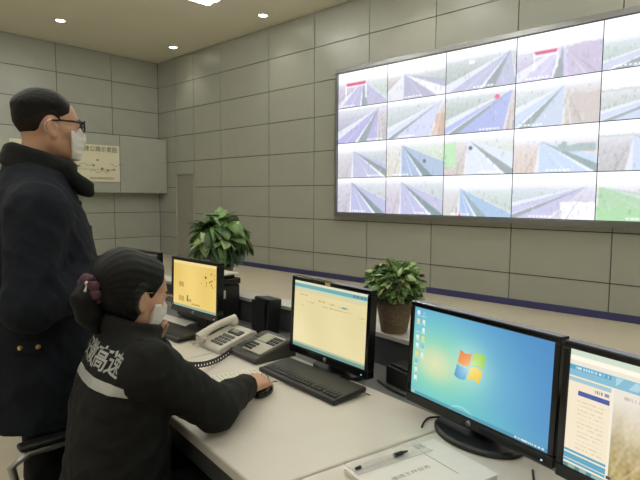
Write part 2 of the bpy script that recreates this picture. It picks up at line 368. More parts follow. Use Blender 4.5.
SP = [
 [dict(vp=(.52, .30), x=(-.1, .05, .5, .62, 1.05), L=(176, 166, 186), R=(178, 192, 184), road=(176, 174, 206), x2=[('gantry', (.17, .58, .36))], cap=.05),
  dict(vp=(.30, .34), x=(-.2, .30, .95, 1.25, 1.9), L=br, R=(160, 172, 160), road=(168, 168, 192), med=(236, 236, 240), cap=.3),
  dict(vp=(.93, .22), x=(-.3, .05, .55, .72, 1.0), L=(158, 170, 164), R=(168, 172, 168), road=(176, 180, 206), x2=[('patch', (.34, .42, .30, .38, (250, 250, 255)))], cap=.4),
  dict(vp=(.56, .34), x=(-.25, .05, .46, .58, .72), L=(184, 176, 200), R=(188, 178, 200), road=(196, 192, 220), x2=[('gantry', (.22, .50, .42)), ('patch', (.62, 1.1, .36, 1.1, (186, 176, 200)))], cap=.1),
  dict(vp=(1.02, .42), x=(-.5, -.3, .1, .3, .8), L=(172, 190, 184), R=(190, 196, 190), road=(188, 196, 216), cap=.1),
  dict(vp=(.4, .3), x=(-.2, .1, .6, .75, 1.4), L=gr, R=br)],
 [dict(vp=(.84, .10), x=(-.5, -.1, .42, .6, .8), L=(160, 160, 176), R=(178, 170, 172), road=(168, 166, 208), cap=.6, trees=.9),
  dict(vp=(.96, .12), x=(-.5, -.2, .0, .12, .75), L=(172, 184, 182), R=(204, 184, 170), road=(196, 204, 232), x2=[('patch', (.86, 1.1, .45, 1.1, (196, 166, 146)))], cap=.2),
  dict(vp=(.97, .10), x=(-.6, -.2, .05, .2, .85), L=(158, 174, 164), R=(186, 170, 166), road=(160, 172, 222), x2=[('dot', (.76, .22, .06, (226, 92, 132)))], cap=.5),
  dict(vp=(.60, .16), x=(-.7, -.3, .05, .2, .58), L=(178, 192, 190), R=(196, 184, 176), road=(188, 202, 224), x2=[('patch', (.66, 1.1, .35, 1.1, (192, 184, 180)))], cap=.05),
  dict(vp=(1.05, .40), x=(-.6, -.3, .0, .12, .6), L=(180, 186, 180), R=(190, 196, 200), road=(190, 202, 224), trees=1.0, cap=.5),
  dict(vp=(.5, .3), x=(-.2, .1, .6, .75, 1.4), L=gr, R=gr)],
 [dict(vp=(.34, .24), x=(.28, .34, 1.0, 1.25, 1.6), L=(188, 182, 188), R=(166, 178, 178), road=(178, 180, 208), med=(120, 134, 134), cap=.62),
  dict(vp=(.28, .16), x=(.24, .28, .66, .82, 1.5), L=(206, 204, 190), R=(190, 206, 176), road=(158, 176, 206), med=(108, 128, 136), x2=[('dot', (.68, .62, .05, (90, 104, 120)))], cap=.1),
  dict(vp=(.36, .16), x=(.30, .36, .90, 1.1, 1.8), L=(196, 186, 180), R=(196, 206, 190), road=(210, 218, 234), x2=[('patch', (-.1, .18, .2, .8, (172, 220, 166))), ('dot', (.40, .36, .05, (90, 90, 110)))], cap=.5),
  dict(vp=(.33, .30), x=(.27, .33, .98, 1.2, 1.6), L=(206, 190, 180), R=(204, 196, 190), road=(186, 204, 230), med=(126, 150, 152), x2=[('patch', (.55, .98, .40, .56, (150, 170, 168))), ('dot', (.62, .40, .06, (150, 172, 176)))], cap=.4),
  dict(vp=(.36, .30), x=(.28, .36, .9, 1.2, 1.7), L=(180, 178, 180), R=(196, 200, 204), road=(192, 206, 232), med=(130, 150, 160), trees=1.0, cap=.5),
  dict(vp=(.5, .3), x=(-.2, .1, .6, .75, 1.4), L=br, R=gr)],
 [dict(vp=(.30, .12), x=(.26, .30, .80, .98, 1.5), L=(182, 176, 190), R=(176, 186, 186), road=(172, 174, 208), med=(104, 124, 130), cap=.3),
  dict(vp=(.28, .14), x=(.24, .28, .82, 1.02, 1.6), L=(190, 180, 194), R=(176, 188, 186), road=(178, 178, 210), med=(106, 128, 128), cap=.5),
  dict(vp=(.26, .32), x=(.22, .26, .52, .66, 1.1), L=(196, 194, 190), R=(180, 196, 186), road=(152, 180, 214), med=(128, 152, 160), x2=[('dot', (.26, .97, .04, (226, 70, 70)))], cap=.1),
  dict(vp=(.92, .28), x=(-.9, -.5, -.1, .05, .45), L=(176, 190, 194), R=(192, 186, 204), road=(186, 184, 216), x2=[('patch', (.62, 1.1, .62, 1.1, (250, 250, 255)))], cap=.2),
  dict(vp=(.02, .30), x=(-.05, .02, 1.4, 1.7, 2.2), L=(164, 198, 162), R=(196, 190, 200), road=(164, 200, 160), med=(196, 192, 212), x2=[('patch', (-.1, .75, .72, 1.1, (158, 206, 154)))], cap=.3),
  dict(vp=(.5, .3), x=(-.2, .1, .6, .75, 1.4), L=gr, R=gr)]]
vw = thing('video_wall', 'huge wall-mounted video wall of tiled screens showing bright motorway camera views', 'video wall', (VX0, YW, 0))
VN = 6
MB().box((VN*CW/2, -0.045, VZ1-2*CH), (VN*CW+0.06, 0.08, 4*CH+0.06)).build('housing', M_black, vw)
mb = MB()
zt, zb = VZ1, VZ1-4*CH
mb.box((VN*CW/2, -0.06, zt+0.04), (VN*CW+0.12, 0.12, 0.072)); mb.build('top_frame', M_frame, vw, 0.004)
MB().box((VN*CW/2, -0.06, zb-0.04), (VN*CW+0.12, 0.12, 0.072)).build('bottom_frame', M_frame, vw, 0.004)
for x in (-0.03, VN*CW+0.03):
    MB().box((x, -0.06, (zt+zb)/2), (0.05, 0.118, 4*CH+0.004)).build('side_frame', M_frame, vw, 0.004)
M_vs = screen_mat('video_screen', 1.22, 0.35)
for r in range(4):
    for c in range(VN):
        mt = Matrix.Translation(((c+0.5)*CW, -0.092, VZ1-(r+0.5)*CH))
        s = MB().box(((c+0.5)*CW, -0.075, VZ1-(r+0.5)*CH), (CW-0.003, 0.03, CH-0.003)).build('display_unit', M_black, vw)
        picture_plane('screen', CW-0.010, CH-0.010, road_view(SP[r][c], 100+r*10+c), M_vs, s, mt)

# ------------------------------------------------------------------ console desks
DZ = 0.75
FR = [(-3.75, 0.968), (-1.97, 0.945), (-0.93, 0.785), (0.475, 0.423)]
BK = [(-3.75, 1.862), (-1.93, 1.868), (-0.74, 1.690), (0.72, 1.313)]
def lerp2(a, b, t): return (a[0]+(b[0]-a[0])*t, a[1]+(b[1]-a[1])*t)
dlabels = ('pale console desk section farthest left, beneath the yellow-screened monitor',
           'pale console desk section in the middle with keyboard and papers',
           'pale console desk section nearest the camera holding the two wide monitors')
for i in range(3):
    g = 0.0035
    a, b = FR[i], FR[i+1]; c, d = BK[i+1], BK[i]
    L = math.hypot(b[0]-a[0], b[1]-a[1])
    a2 = lerp2(a, b, g/L); b2 = lerp2(b, a, g/L); c2 = lerp2(c, d, g/L); d2 = lerp2(d, c, g/L)
    o = Vector((a[0], a[1], 0))
    def q(t0, t1, s0=0.0, s1=1.0):
        P = lambda s, t: lerp2(lerp2(a2, b2, s), lerp2(d2, c2, s), t)
        return [tuple(np.array(P(s, t))-np.array(a)) for s, t in ((s0, t0), (s1, t0), (s1, t1), (s0, t1))]
    t = thing('console_desk', dlabels[i], 'desk', o, 0, 'curved console desks')
    MB().prism(q(0.0, 0.745), DZ-0.035, DZ).build('desktop', M_white, t, 0.006, 3)
    MB().prism(q(0.748, 1.0), DZ-0.035, DZ-0.006).build('rear_deck', M_grey, t, 0.002)
    MB().prism(q(0.015, 0.045), DZ-0.105, DZ-0.036).build('apron', M_dgrey, t, 0.003)
    MB().prism(q(1.0, 1.025), 0.0, 0.862).build('riser', M_dgrey, t)
    MB().prism(q(0.992, 1.13), 0.862, 0.882).build('ledge', M_ledge, t, 0.003)
    MB().prism(q(1.10, 1.12), 0.0, 0.861).build('back_panel', M_grey, t)
    for s0, s1 in ((0.0, 0.02), (0.98, 1.0)):
        MB().prism(q(0.05, 0.998, s0, s1), 0.0, DZ-0.036).build('side_panel', M_dgrey, t)

# ------------------------------------------------------------------ monitors
def icon_text(img, u, v, u0, u1, v0, c, seed, k=0.7, h=0.012):
    r = np.random.default_rng(seed); nx = img.shape[1]
    msk = (u > u0) & (u < u1) & (abs(v-v0) < h) & (r.random(nx)[None, :] < 0.65)
    return mix(img, msk*k, c)
def img_yellow():
    u, v = grid(80, 124); img = np.zeros((80, 124, 3))+np.array((240, 208, 118.0))
    img += wob(u, v, 5, 3)[..., None]*np.array((10, 12, 16.0))
    img = mix(img, (v < 0.06), (246, 222, 150)); img = mix(img, (v > 0.955), (150, 176, 160))
    for k in range(22):
        r = np.random.default_rng(k+40); x0, y0 = r.uniform(.66, .97), r.uniform(.18, .50)
        img = mix(img, ((u-x0)**2*2.4+(v-y0)**2 < r.uniform(.008, .02)**2), ((178, 96, 64), (120, 90, 60))[k % 2])
    img = mix(img, ((u-.76)**2*2.4+(v-.27)**2 < .03**2), (96, 72, 52))
    for (x0, x1, y0, y1) in ((.14, .26, .46, .56), (.14, .27, .76, .88), (.32, .44, .80, .86), (.44, .64, .87, .91)):
        img = mix(img, (u > x0) & (u < x1) & (v > y0) & (v < y1) & (np.sin(u*170)*np.sin(v*120) > -.3), (176, 138, 74))
    img = mix(img, (u > .33) & (u < .36) & (v > .72) & (v < .86), (120, 110, 80))
    return img
def img_form():
    u, v = grid(110, 168); img = np.zeros((110, 168, 3))+np.array((236, 222, 170.0))
    img += wob(u, v, 4, 9)[..., None]*10
    img = mix(img, v < 0.025, (226, 230, 206)); img = mix(img, (v > 0.035) & (v < 0.09), (112, 178, 184))
    img = mix(img, (v > 0.09) & (v < 0.115), (204, 218, 190)); img = mix(img, (v > 0.115) & (v < 0.16), (226, 214, 166))
    img = mix(img, (v > 0.955), (118, 160, 150)); img = mix(img, (v > .93) & (v < .955), (190, 200, 164))
    for k, (a, b, y) in enumerate(((.08, .2, .20), (.36, .46, .24), (.52, .6, .25), (.70, .78, .26), (.18, .3, .29), (.42, .8, .31), (.1, .15, .36), (.88, .97, .335))):
        img = icon_text(img, u, v, a, b, y, (196, 172, 110) if k != 7 else (224, 168, 90), 70+k)
    img = icon_text(img, u, v, .64, .74, .262, (86, 168, 176), 88, 1.0, .014)
    for k in range(4): img = mix(img, (u > .82+.045*k) & (u < .85+.045*k) & (v > .045) & (v < .08), (90, 140, 160))
    return img
def img_desktop():
    ny, nx = 170, 272; u, v = grid(ny, nx)
    d = np.sqrt(((u-.20)*1.15)**2+((v-.58)*.95)**2)
    key = [(0, (226, 226, 178)), (.12, (196, 222, 176)), (.24, (136, 212, 186)), (.40, (108, 194, 200)), (.60, (92, 166, 206)), (.85, (74, 142, 198)), (1.2, (62, 122, 184))]
    img = np.stack([np.interp(d, [k[0] for k in key], [k[1][j] for k in key]) for j in range(3)], -1)
    img = mix(img, np.exp(-((v-1.0)/.18)**2-((u-.45)/.5)**2)*.45, (96, 206, 190))
    arc = abs(np.sqrt((u-.43)**2*2.2+(v-1.10)**2)-.17); img = mix(img, np.exp(-(arc/.008)**2)*.45, (226, 248, 240))
    # the four-pane waving flag, each pane with its own colour
    cx, cy, s = .475, .475, .145
    X = (u-cx)/s*1.62; Y = (v-cy)/s
    X2 = X+0.22*Y; Y2 = Y+0.22*np.sin(X2*2.6)-0.10*X2
    glow = np.exp(-(X**2+Y**2)/2.2); img = mix(img, glow*.5, (240, 250, 226))
    sx = np.where(X2 < 0, -1, 1); sy = np.where(Y2 < 0, -1, 1)
    for a, b, c, c2 in ((-1, -1, (238, 128, 66), (250, 190, 120)), (1, -1, (150, 206, 84), (226, 240, 150)), (-1, 1, (70, 150, 206), (190, 226, 240)), (1, 1, (246, 200, 60), (252, 236, 150))):
        m = (sx == a) & (sy == b) & (abs(X2) > .07) & (abs(X2) < 1.05) & (abs(Y2) > .07) & (abs(Y2) < 1.0)
        tt = np.clip(1-np.sqrt(X2**2+Y2**2)/1.35, 0, 1)[..., None]
        img = np.where(m[..., None], np.array(c)*(1-tt)+np.array(c2)*tt, img)
    for k in range(9):
        for j, x0 in enumerate((.035, .085)):
            if j and k > 5: continue
            y0 = .06+k*.094
            col = ((236, 240, 246), (246, 214, 120), (120, 186, 236), (226, 236, 240))[(k+j*2) % 4]
            img = mix(img, (abs(u-x0) < .012) & (abs(v-y0) < .022), col)
            img = icon_text(img, u, v, x0-.018, x0+.018, y0+.034, (240, 246, 250), k*3+j, .8, .006)
    img = mix(img, (v > .965)*.6, (60, 120, 150)); img = mix(img, (v > .965) & (abs(u-.02) < .018), (140, 200, 170))
    img = icon_text(img, u, v, .80, .98, .982, (226, 236, 240), 5, .9, .009)
    return mix(img, np.full_like(u, .10), (226, 236, 226))
def img_web():
    ny, nx = 150, 240; u, v = grid(ny, nx); img = np.zeros((ny, nx, 3))+np.array((240, 232, 214.0))
    img = mix(img, v < .05, (206, 220, 202)); img = mix(img, (v > .05) & (v < .09), (250, 244, 226)); img = mix(img, (v > .095) & (v < .125), (232, 226, 210))
    img = mix(img, (v > .125) & (v < .22), (134, 186, 206)); img = mix(img, ((v > .135) & (v < .20) & (u > .22) & (np.sin(u*70+v*30) > .2))*.7, (190, 220, 228))
    img = mix(img, (u < .20) & (v > .13) & (v < .165), (88, 160, 196)); img = icon_text(img, u, v, .03, .19, .15, (226, 240, 244), 3, .8, .01)
    img = mix(img, (u < .205) & (v > .22) & (v < .96), (240, 226, 200))
    img = mix(img, (u < .205) & (v > .235) & (v < .265), (160, 196, 206))
    img = mix(img, (u > .05) & (u < .20) & (v > .335) & (v < .375), (78, 92, 160)); img = icon_text(img, u, v, .13, .2, .30, (120, 120, 170), 4, .8, .012)
    for k in range(12): img = icon_text(img, u, v, .05, .185, .42+k*.036, (216, 198, 166), 20+k, .7, .006)
    img = mix(img, (u < .205) & (v > .845) & (v < .955) & (np.abs(((v-.845)*18) % 1-.5) > .08), (96, 164, 190))
    ph = (u > .215) & (v > .225) & (v < .955)
    g = np.clip((v-.3)/.55, 0, 1)[..., None]; base = np.array((232, 224, 212.0))*(1-g)+np.array((170, 150, 96.0))*g
    base += wob(u, v, 26, 31)[..., None]*34*g+wob(u, v, 80, 32)[..., None]*26*g+wob(u, v, 8, 33)[..., None]*20*g
    for k in range(14):
        r = np.random.default_rng(300+k); x0 = r.uniform(.25, .95); sl = r.uniform(-.5, .5)
        base = mix(base, (np.exp(-((u-x0-sl*(v-.6))/.006)**2)*(v > r.uniform(.4, .6)))*.5, (206, 196, 170))
    img = np.where(ph[..., None], base, img)
    img = icon_text(img, u, v, .26, .60, .275, (196, 180, 160), 7, .8, .014)
    img = mix(img, (u > .2) & (v > .925) & (v < .955) & (np.sin(u*150) > 0), (70, 74, 80)); img = mix(img, v > .965, (146, 176, 166))
    img = mix(img, (v > .97) & (u < .14) & (np.sin(u*110) > .2), (90, 130, 140))
    return img
def monitor(label, cx, cy, cz, yaw, tilt, W, Hh, img, strength, bezel=(0.017, 0.017, 0.032), z0=DZ, base='oval', tagcol=None, logo=True, fo=0.062, bulge=(0.62, 0.62, -0.01)):
    t = thing('computer_monitor', label, 'monitor', (cx, cy, z0+0.002), yaw, 'computer monitors on the console')
    zc = cz-z0-0.002
    T = Matrix.Translation((0, 0, zc)) @ Matrix.Rotation(-tilt, 4, 'X')
    def put(o): o.matrix_local = T; return o
    bl, bt, bb = bezel
    fr = MB()
    fr.box((0, 0.012, Hh/2-bt/2), (W, 0.036, bt)).box((0, 0.012, -Hh/2+bb/2), (W, 0.036, bb))
    for s in (-1, 1): fr.box((s*(W/2-bl/2), 0.012, (bb-bt)/2), (bl, 0.036, Hh-bt-bb))
    put(fr.build('bezel', M_gblack, t, 0.003))
    put(MB().box((0, 0.020, 0), (W-0.012, 0.026, Hh-0.012)).box((0, 0.042, bulge[2]), (W*bulge[0], 0.03, Hh*bulge[1])).build('back_shell', M_black, t, 0.006))
    sc = picture_plane('screen', W-2*bl, Hh-bt-bb, img, screen_mat('monitor_screen_%.2f' % strength, strength), t, Matrix.Translation((0, -0.001, (bb-bt)/2)))
    put(sc)
    if logo:
        b = MB().lathe([(0.0, 0), (0.009, 0), (0.009, 0.0012), (0.0, 0.0012)], 20).build('badge', M_silver, t)
        b.matrix_local = T @ Matrix.Translation((0, -0.0062, -Hh/2+bb/2)) @ Matrix.Rotation(math.pi/2, 4, 'X')
        v, f = text_geo('hp', 0.011)
        l = MB().add([(p[0], p[1], 0.0014) for p in v], f).build('badge_lettering', M_gblack, b)
    if tagcol:
        o = MB().box((0.0, -0.0075, Hh/2-bt/2), (0.030, 0.002, 0.012)).build('sticker', mat('yellow_sticker', (206, 186, 96), 0.6, noise=0.03), t); put(o)
    put(MB().box((W/2-0.03, -0.0065, -Hh/2+bb/2-0.004), (0.005, 0.001, 0.004)).build('power_light', mat('power_led', (190, 220, 240), 0.4, emit=0.6), t))
    # neck and foot
    MB().prism([(-0.05, 0.045), (0.05, 0.045), (0.035, 0.085), (-0.035, 0.085)], 0.006, zc-0.02).build('neck', M_black, t, 0.006)
    n = 36
    A, B = (0.13, 0.085) if fo > 0.05 else (0.145, 0.10)
    prof = [(A*math.cos(2*math.pi*k/n), fo+B*math.sin(2*math.pi*k/n)) for k in range(n)]
    pr2 = [(p[0]*0.93, fo+(p[1]-fo)*0.93) for p in prof]
    m = MB(); v = [(*p, 0) for p in prof]+[(*p, 0.010) for p in prof]+[(*p, 0.015) for p in pr2]
    m.add(v, [tuple(range(n-1, -1, -1)), tuple(range(2*n, 3*n))]+[(r*n+k, r*n+(k+1) % n, (r+1)*n+(k+1) % n, (r+1)*n+k) for r in range(2) for k in range(n)])
    m.build('foot', M_black, t)
    return t
DK = DZ-0.006
monitor('small black monitor with a plain yellow map screen beside the printer', -2.312, 1.51, 0.983, -0.026, 0.03, 0.44, 0.29, img_yellow(), 0.95)
monitor('black monitor with a cream form and teal toolbar behind the middle keyboard', -1.388, 1.514, 0.955, -0.128, 0.048, 0.475, 0.324, img_form(), 0.95, tagcol=True)
monitor('wide black monitor showing a blue-green desktop with a four-colour flag logo', -0.700, 1.383, 0.950, -0.247, 0.046, 0.535, 0.330, img_desktop(), 1.0, fo=0.028)
monitor('wide black monitor at the right edge showing a web page with a hazy photo', -0.172, 1.226, 0.950, -0.285, 0.046, 0.535, 0.330, img_web(), 1.05, fo=0.028, bulge=(0.80, 0.86, 0.016))
monitor('dark monitor half hidden behind the seated woman at the far left', -3.10, 1.61, 0.965, 0.02, 0.03, 0.50, 0.30, img_form(), 0.15, logo=False)

# ------------------------------------------------------------------ keyboards, mouse, phones, speaker, printer
def keyboard(label, loc, rz, W=0.45, D=0.155):
    t = thing('keyboard', label, 'keyboard', loc, rz, 'black keyboards')
    T = Matrix.Rotation(math.radians(5), 4, 'X')
    b = MB().prism([(-W/2, -D/2), (W/2, -D/2), (W/2, D/2), (-W/2, D/2)], 0, 0.018).build('case', M_black, t, 0.005)
    b.matrix_local = Matrix.Translation((0, 0, 0.008)) @ T
    mb = MB(); y = -D/2+0.025
    for r in range(6):
        x = -W/2+0.012
        yy = y+r*0.0195+(0.006 if r == 5 else 0)
        k = 0
        while x < W/2-0.02:
            wd = 0.1 if (r == 0 and k == 3) else (0.026 if k == 0 and 0 < r < 5 else 0.0172)
            if abs(x-(W/2-0.163)) < 0.008 or abs(x-(W/2-0.092)) < 0.008: x += 0.008
            mb.box((x+wd/2, yy, 0.0205), (wd-0.004, 0.0150, 0.009)); x += wd+0.0012; k += 1
    k = mb.build('keys', M_key, t); k['kind'] = 'stuff'; k.matrix_local = b.matrix_local.copy()
    MB().tube([(0.10, D/2-0.004, 0.02), (0.14, D/2+0.004, 0.012), (0.19, D/2+0.006, 0.005), (0.24, D/2+0.004, 0.004)], 0.002, 6).build('cable', M_black, t)
    return t
keyboard('long black keyboard in front of the cream form monitor', (-1.365, 1.390, DZ+0.001), -0.115, 0.455)
keyboard('black keyboard in front of the yellow-screened monitor', (-2.40, 1.408, DZ+0.001), -0.02, 0.43, 0.14)

def coil(p0, p1, sag, turns, r=0.007, n=10):
    pts = []; K = turns*n
    for i in range(K+1):
        s = i/K; c = Vector(p0).lerp(Vector(p1), s)+Vector((0, 0, -sag*4*s*(1-s)))
        d = (Vector(p1)-Vector(p0)).normalized(); a = d.cross(Vector((0, 0, 1))).normalized(); b = d.cross(a)
        th = 2*math.pi*i/n; pts.append(c+(a*math.cos(th)+b*math.sin(th))*r)
    return pts
def phone(name, label, loc, rz, body, W, D, dark):
    t = thing(name, label, 'telephone', loc, rz, 'desk telephones')
    prof = [(-D/2, 0), (D/2, 0), (D/2, 0.072), (D/2-0.03, 0.076), (-D/2+0.01, 0.026), (-D/2, 0.018)]
    v = [(-W/2, y, z) for y, z in prof]+[(W/2, y, z) for y, z in prof]; n = len(prof)
    MB().add(v, [tuple(range(n)), tuple(range(2*n-1, n-1, -1))]+[(i, n+i, n+(i+1) % n, (i+1) % n) for i in range(n)]).build('base', body, t, 0.006)
    sl = math.atan2(0.05, D-0.04); T = Matrix.Translation((0, -D/2+0.01, 0.026)) @ Matrix.Rotation(sl, 4, 'X')
    def put(o): o.matrix_local = T; return o
    x0 = -W/2+0.062
    kw = W-0.074; LL = D-0.045
    if dark:
        put(MB().box((x0+kw/2+0.004, LL*0.55, 0.004), (kw, LL*0.86, 0.010)).build('faceplate', mat('phone_faceplate', (176, 172, 156), 0.45, noise=0.04), t, 0.003))
        put(MB().box((x0+kw*0.32, LL*0.74, 0.0105), (kw*0.52, LL*0.36, 0.004)).build('display', M_lcd, t, 0.001))
        mb = MB()
        for i in range(3):
            for j in range(3): mb.box((x0+kw*0.66+i*kw*0.145, LL*(0.60+j*0.12), 0.011), (kw*0.11, LL*0.08, 0.006))
        put(mb.build('keypad', M_key, t, 0.001))
        mb = MB()
        for i in range(4):
            for j in range(3): mb.box((x0+kw*(0.05+0.12*i), LL*(0.20+j*0.11), 0.011), (kw*0.09, LL*0.07, 0.006))
        put(mb.build('dial_buttons', M_black, t, 0.001))
    else:
        put(MB().box((x0+kw/2, LL*0.80, 0.003), (kw*0.86, LL*0.22, 0.008)).build('display_panel', M_dgrey, t, 0.002))
        put(MB().box((x0+kw/2, LL*0.80, 0.0085), (kw*0.5, LL*0.13, 0.002)).build('display', M_lcd, t))
        mb = MB()
        for i in range(4):
            for j in range(4): mb.box((x0+kw*(0.16+0.22*i), LL*(0.14+j*0.135), 0.003), (kw*0.16, LL*0.085, 0.008))
        put(mb.build('keypad', M_grey, t, 0.001))
    return t, T, x0
def handset_geo(L=0.205):
    pts = []; rr = []
    for k in range(15):
        s = k/14; pts.append((0, (s-0.5)*L, 0.014*math.sin(math.pi*s)-0.0)); rr.append(0.017+0.007*abs(2*s-1)**2.5)
    mb = MB().tube(pts, rr, 12)
    for s in (-1, 1): mb.lathe([(0.0, -0.020), (0.021, -0.020), (0.024, -0.014), (0.024, 0.004), (0.0, 0.008)], 18, (0, s*(L/2-0.012), 0.0))
    return mb
ph1, T1, x1 = phone('white_telephone', 'off-white push-button desk telephone with its handset resting in the cradle', (-1.985, 1.475, DZ+0.001), -0.10, M_white_pl, 0.185, 0.205, False)
hs = handset_geo().build('handset', M_white_pl, ph1); hs.matrix_local = T1 @ Matrix.Translation((-0.062, 0.085, 0.027))
MB().tube([(-0.085, -0.10, 0.02), (-0.12, -0.12, 0.006), (-0.16, -0.08, 0.004), (-0.17, 0.0, 0.004), (-0.13, 0.05, 0.01)], 0.004, 6).build('cord', M_white_pl, ph1)
ph2, T2, x2 = phone('dark_telephone', 'dark grey desk telephone with a large display and its handset lifted', (-1.765, 1.500, DZ+0.001), -0.12, mat('dark_phone_plastic', (62, 60, 57), 0.45, noise=0.06), 0.215, 0.215, True)
o = MB().box((-0.077, 0.055, 0.0), (0.05, 0.05, 0.006)).box((-0.077, 0.145, 0.0), (0.05, 0.04, 0.006)).build('cradle', M_black, ph2, 0.003); o.matrix_local = T2

sp = thing('desk_speaker', 'black rectangular desk speaker between the telephones and the ledge', 'speaker', (-2.05, 1.752, DK+0.001), -0.1)
b = MB().prism([(-0.067, -0.035), (0.067, -0.035), (0.06, 0.055), (-0.06, 0.055)], 0.0, 0.19).build('cabinet', M_black, sp, 0.01, 3)
b.matrix_local = Matrix.Rotation(math.radians(-6), 4, 'X')
g = MB().box((0, -0.036, 0.105), (0.115, 0.004, 0.15)).build('grille', M_cushion, sp, 0.002); g.matrix_local = b.matrix_local.copy()
MB().lathe([(0, 0), (0.012, 0), (0.011, 0.008), (0, 0.009)], 16).build('volume_knob', M_key, sp).matrix_local = b.matrix_local @ Matrix.Translation((0.04, -0.037, 0.017)) @ Matrix.Rotation(math.pi/2, 4, 'X')

pr = thing('printer', 'black box printer behind the yellow-screened monitor with paper on top', 'printer', (-2.545, 1.752, DK+0.001), -0.02)
MB().box((0, 0, 0.11), (0.36, 0.195, 0.21)).build('body', M_black, pr, 0.012, 3)
MB().box((0, 0.0, 0.232), (0.37, 0.20, 0.034)).build('scanner_lid', M_gblack, pr, 0.008, 3)
MB().box((0.1815, -0.02, 0.165), (0.003, 0.03, 0.045)).build('sticker', M_white_pl, pr)
MB().prism([(-0.10, 0.0), (0.145, 0.0), (0.145, 0.085), (-0.10, 0.085)], 0.249, 0.268).build('feeder', M_black, pr, 0.004)
MB().box((0.02, -0.095, 0.10), (0.25, 0.012, 0.05)).build('output_slot', M_gblack, pr, 0.003)
pst = tag(MB().prism([(-0.105, -0.06), (0.105, -0.07), (0.11, 0.07), (-0.10, 0.08)], 0, 0.008).build('paper_stack', M_paper), 'white paper lying on top of the black printer', 'paper')
pst.location = (-2.485, 1.775, DK+0.2695)

# black box with cables behind the middle monitor
bx = tag(MB().box((0, 0, 0.035), (0.15, 0.11, 0.07)).box((0, 0, 0.075), (0.13, 0.09, 0.012)).build('network_box', M_black, None, 0.005), 'small flat black box among cables behind the cream form monitor', 'network box')
bx.location = (-1.085, 1.64, DK+0.001); bx.rotation_euler = (0, 0, -0.3)
def cable(label, pts, r=0.0035):
    P = [Vector(p) for p in pts]; out = []
    for i in range(len(P)-1):
        p0, p1, p2, p3 = P[max(i-1, 0)], P[i], P[i+1], P[min(i+2, len(P)-1)]
        for k in range(8):
            t = k/8; out.append(0.5*((2*p1)+(p2-p0)*t+(2*p0-5*p1+4*p2-p3)*t*t+(3*p1-p0-3*p2+p3)*t**3))
    out.append(P[-1]); return tag(MB().tube(out, r, 6).build('cable', M_black), label, 'cable', 'cables on the console deck')
zc = DK+0.0055
for k, (l, p) in enumerate((('black cable looping from the flat box toward the large desktop monitor', [(-1.02, 1.60, zc), (-0.96, 1.555, zc), (-0.90, 1.58, zc), (-0.84, 1.62, zc), (-0.74, 1.60, zc)]),
             ('thick black cable along the grey deck in front of the flat box', [(-1.20, 1.60, zc), (-1.10, 1.553, zc), (-1.0, 1.535, zc), (-0.88, 1.53, zc), (-0.78, 1.56, zc)]),
             ('black cable bundle lying behind the flat black box', [(-1.22, 1.70, zc), (-1.15, 1.71, zc+0.02), (-1.05, 1.715, zc+0.03), (-0.97, 1.695, zc+0.02), (-0.90, 1.655, zc)]),
             ('thin black cable hanging over the pale desk edge', [(-0.97, 1.60, zc), (-0.95, 1.545, zc), (-0.94, 1.52, zc), (-0.90, 1.50, zc+0.003), (-0.84, 1.53, zc)]),
             ('black lead behind the telephones by the speaker', [(-1.93, 1.75, zc), (-1.85, 1.70, zc), (-1.78, 1.74, zc), (-1.70, 1.69, zc), (-1.60, 1.72, zc)]))):
    cable(l, p, 0.003 if k != 1 else 0.0045)
cable('black lead curling out from under the large desktop monitor', [(-0.83, 1.47, DZ+0.004), (-0.865, 1.43, DZ+0.004), (-0.86, 1.385, DZ+0.004), (-0.845, 1.35, DZ+0.004)], 0.003)
cable('black lead on the desk between the two wide monitors', [(-0.50, 1.33, DZ+0.004), (-0.47, 1.27, DZ+0.004), (-0.43, 1.24, DZ+0.004), (-0.36, 1.25, DZ+0.004)], 0.003)

# papers, notebook, pens
def sheet(name, label, loc, rz, W, D, h=0.0012, lines=0, m=M_paper):
    t = thing(name, label, 'paper', loc, rz)
    MB().box((0, 0, h/2), (W, D, h)).build('page', m, t)
    if lines:
        mb = MB()
        for k in range(lines):
            y = D/2-0.03-k*(D-0.06)/max(lines-1, 1); x = -W/2+0.018
            while x < W/2-0.03:
                l = random.uniform(0.006, 0.022); mb.box((x+l/2, y, h+0.0002), (l, 0.0032, 0.0003)); x += l+random.uniform(0.003, 0.012)
        mb.build('print_lines', mat('pale_print', (164, 160, 148), 0.8, noise=0.03), t)
    return t
sheet('printed_sheet', 'printed form lying on the desk under the woman\'s mouse hand', (-1.575, 1.215, DZ+0.001), -0.27, 0.215, 0.30, lines=15)
sheet('white_sheet', 'plain white sheet beside the keyboard of the yellow-screened monitor', (-2.42, 1.26, DZ+0.001), 0.2, 0.21, 0.297, lines=4)
nb = thing('notebook', 'white paper-bound log book with a printed title lying at the bottom edge', 'notebook', (-0.695, 1.108, DZ+0.001), -0.25)
MB().box((0, 0, 0.006), (0.225, 0.31, 0.012)).build('pages', M_paper, nb, 0.001)
MB().box((0, 0, 0.0128), (0.228, 0.312, 0.0012)).build('cover', mat('cover_paper', (232, 228, 222), 0.7, noise=0.02), nb)
v, f = text_geo('值班工作日志', 0.0145)
MB().add([(-p[1]-0.005, p[0]*1.45-0.025, 0.0137) for p in v], f).build('title_lettering', M_ink, nb)
MB().box((-0.01, 0.072, 0.0136), (0.14, 0.0015, 0.0003)).build('ruled_line', M_ink, nb)
mb = MB()
for k in range(2): mb.box((-0.100, 0.080+k*0.016, 0.0137), (0.024, 0.012, 0.0004))
mb.build('teal_tab', M_teal, nb)
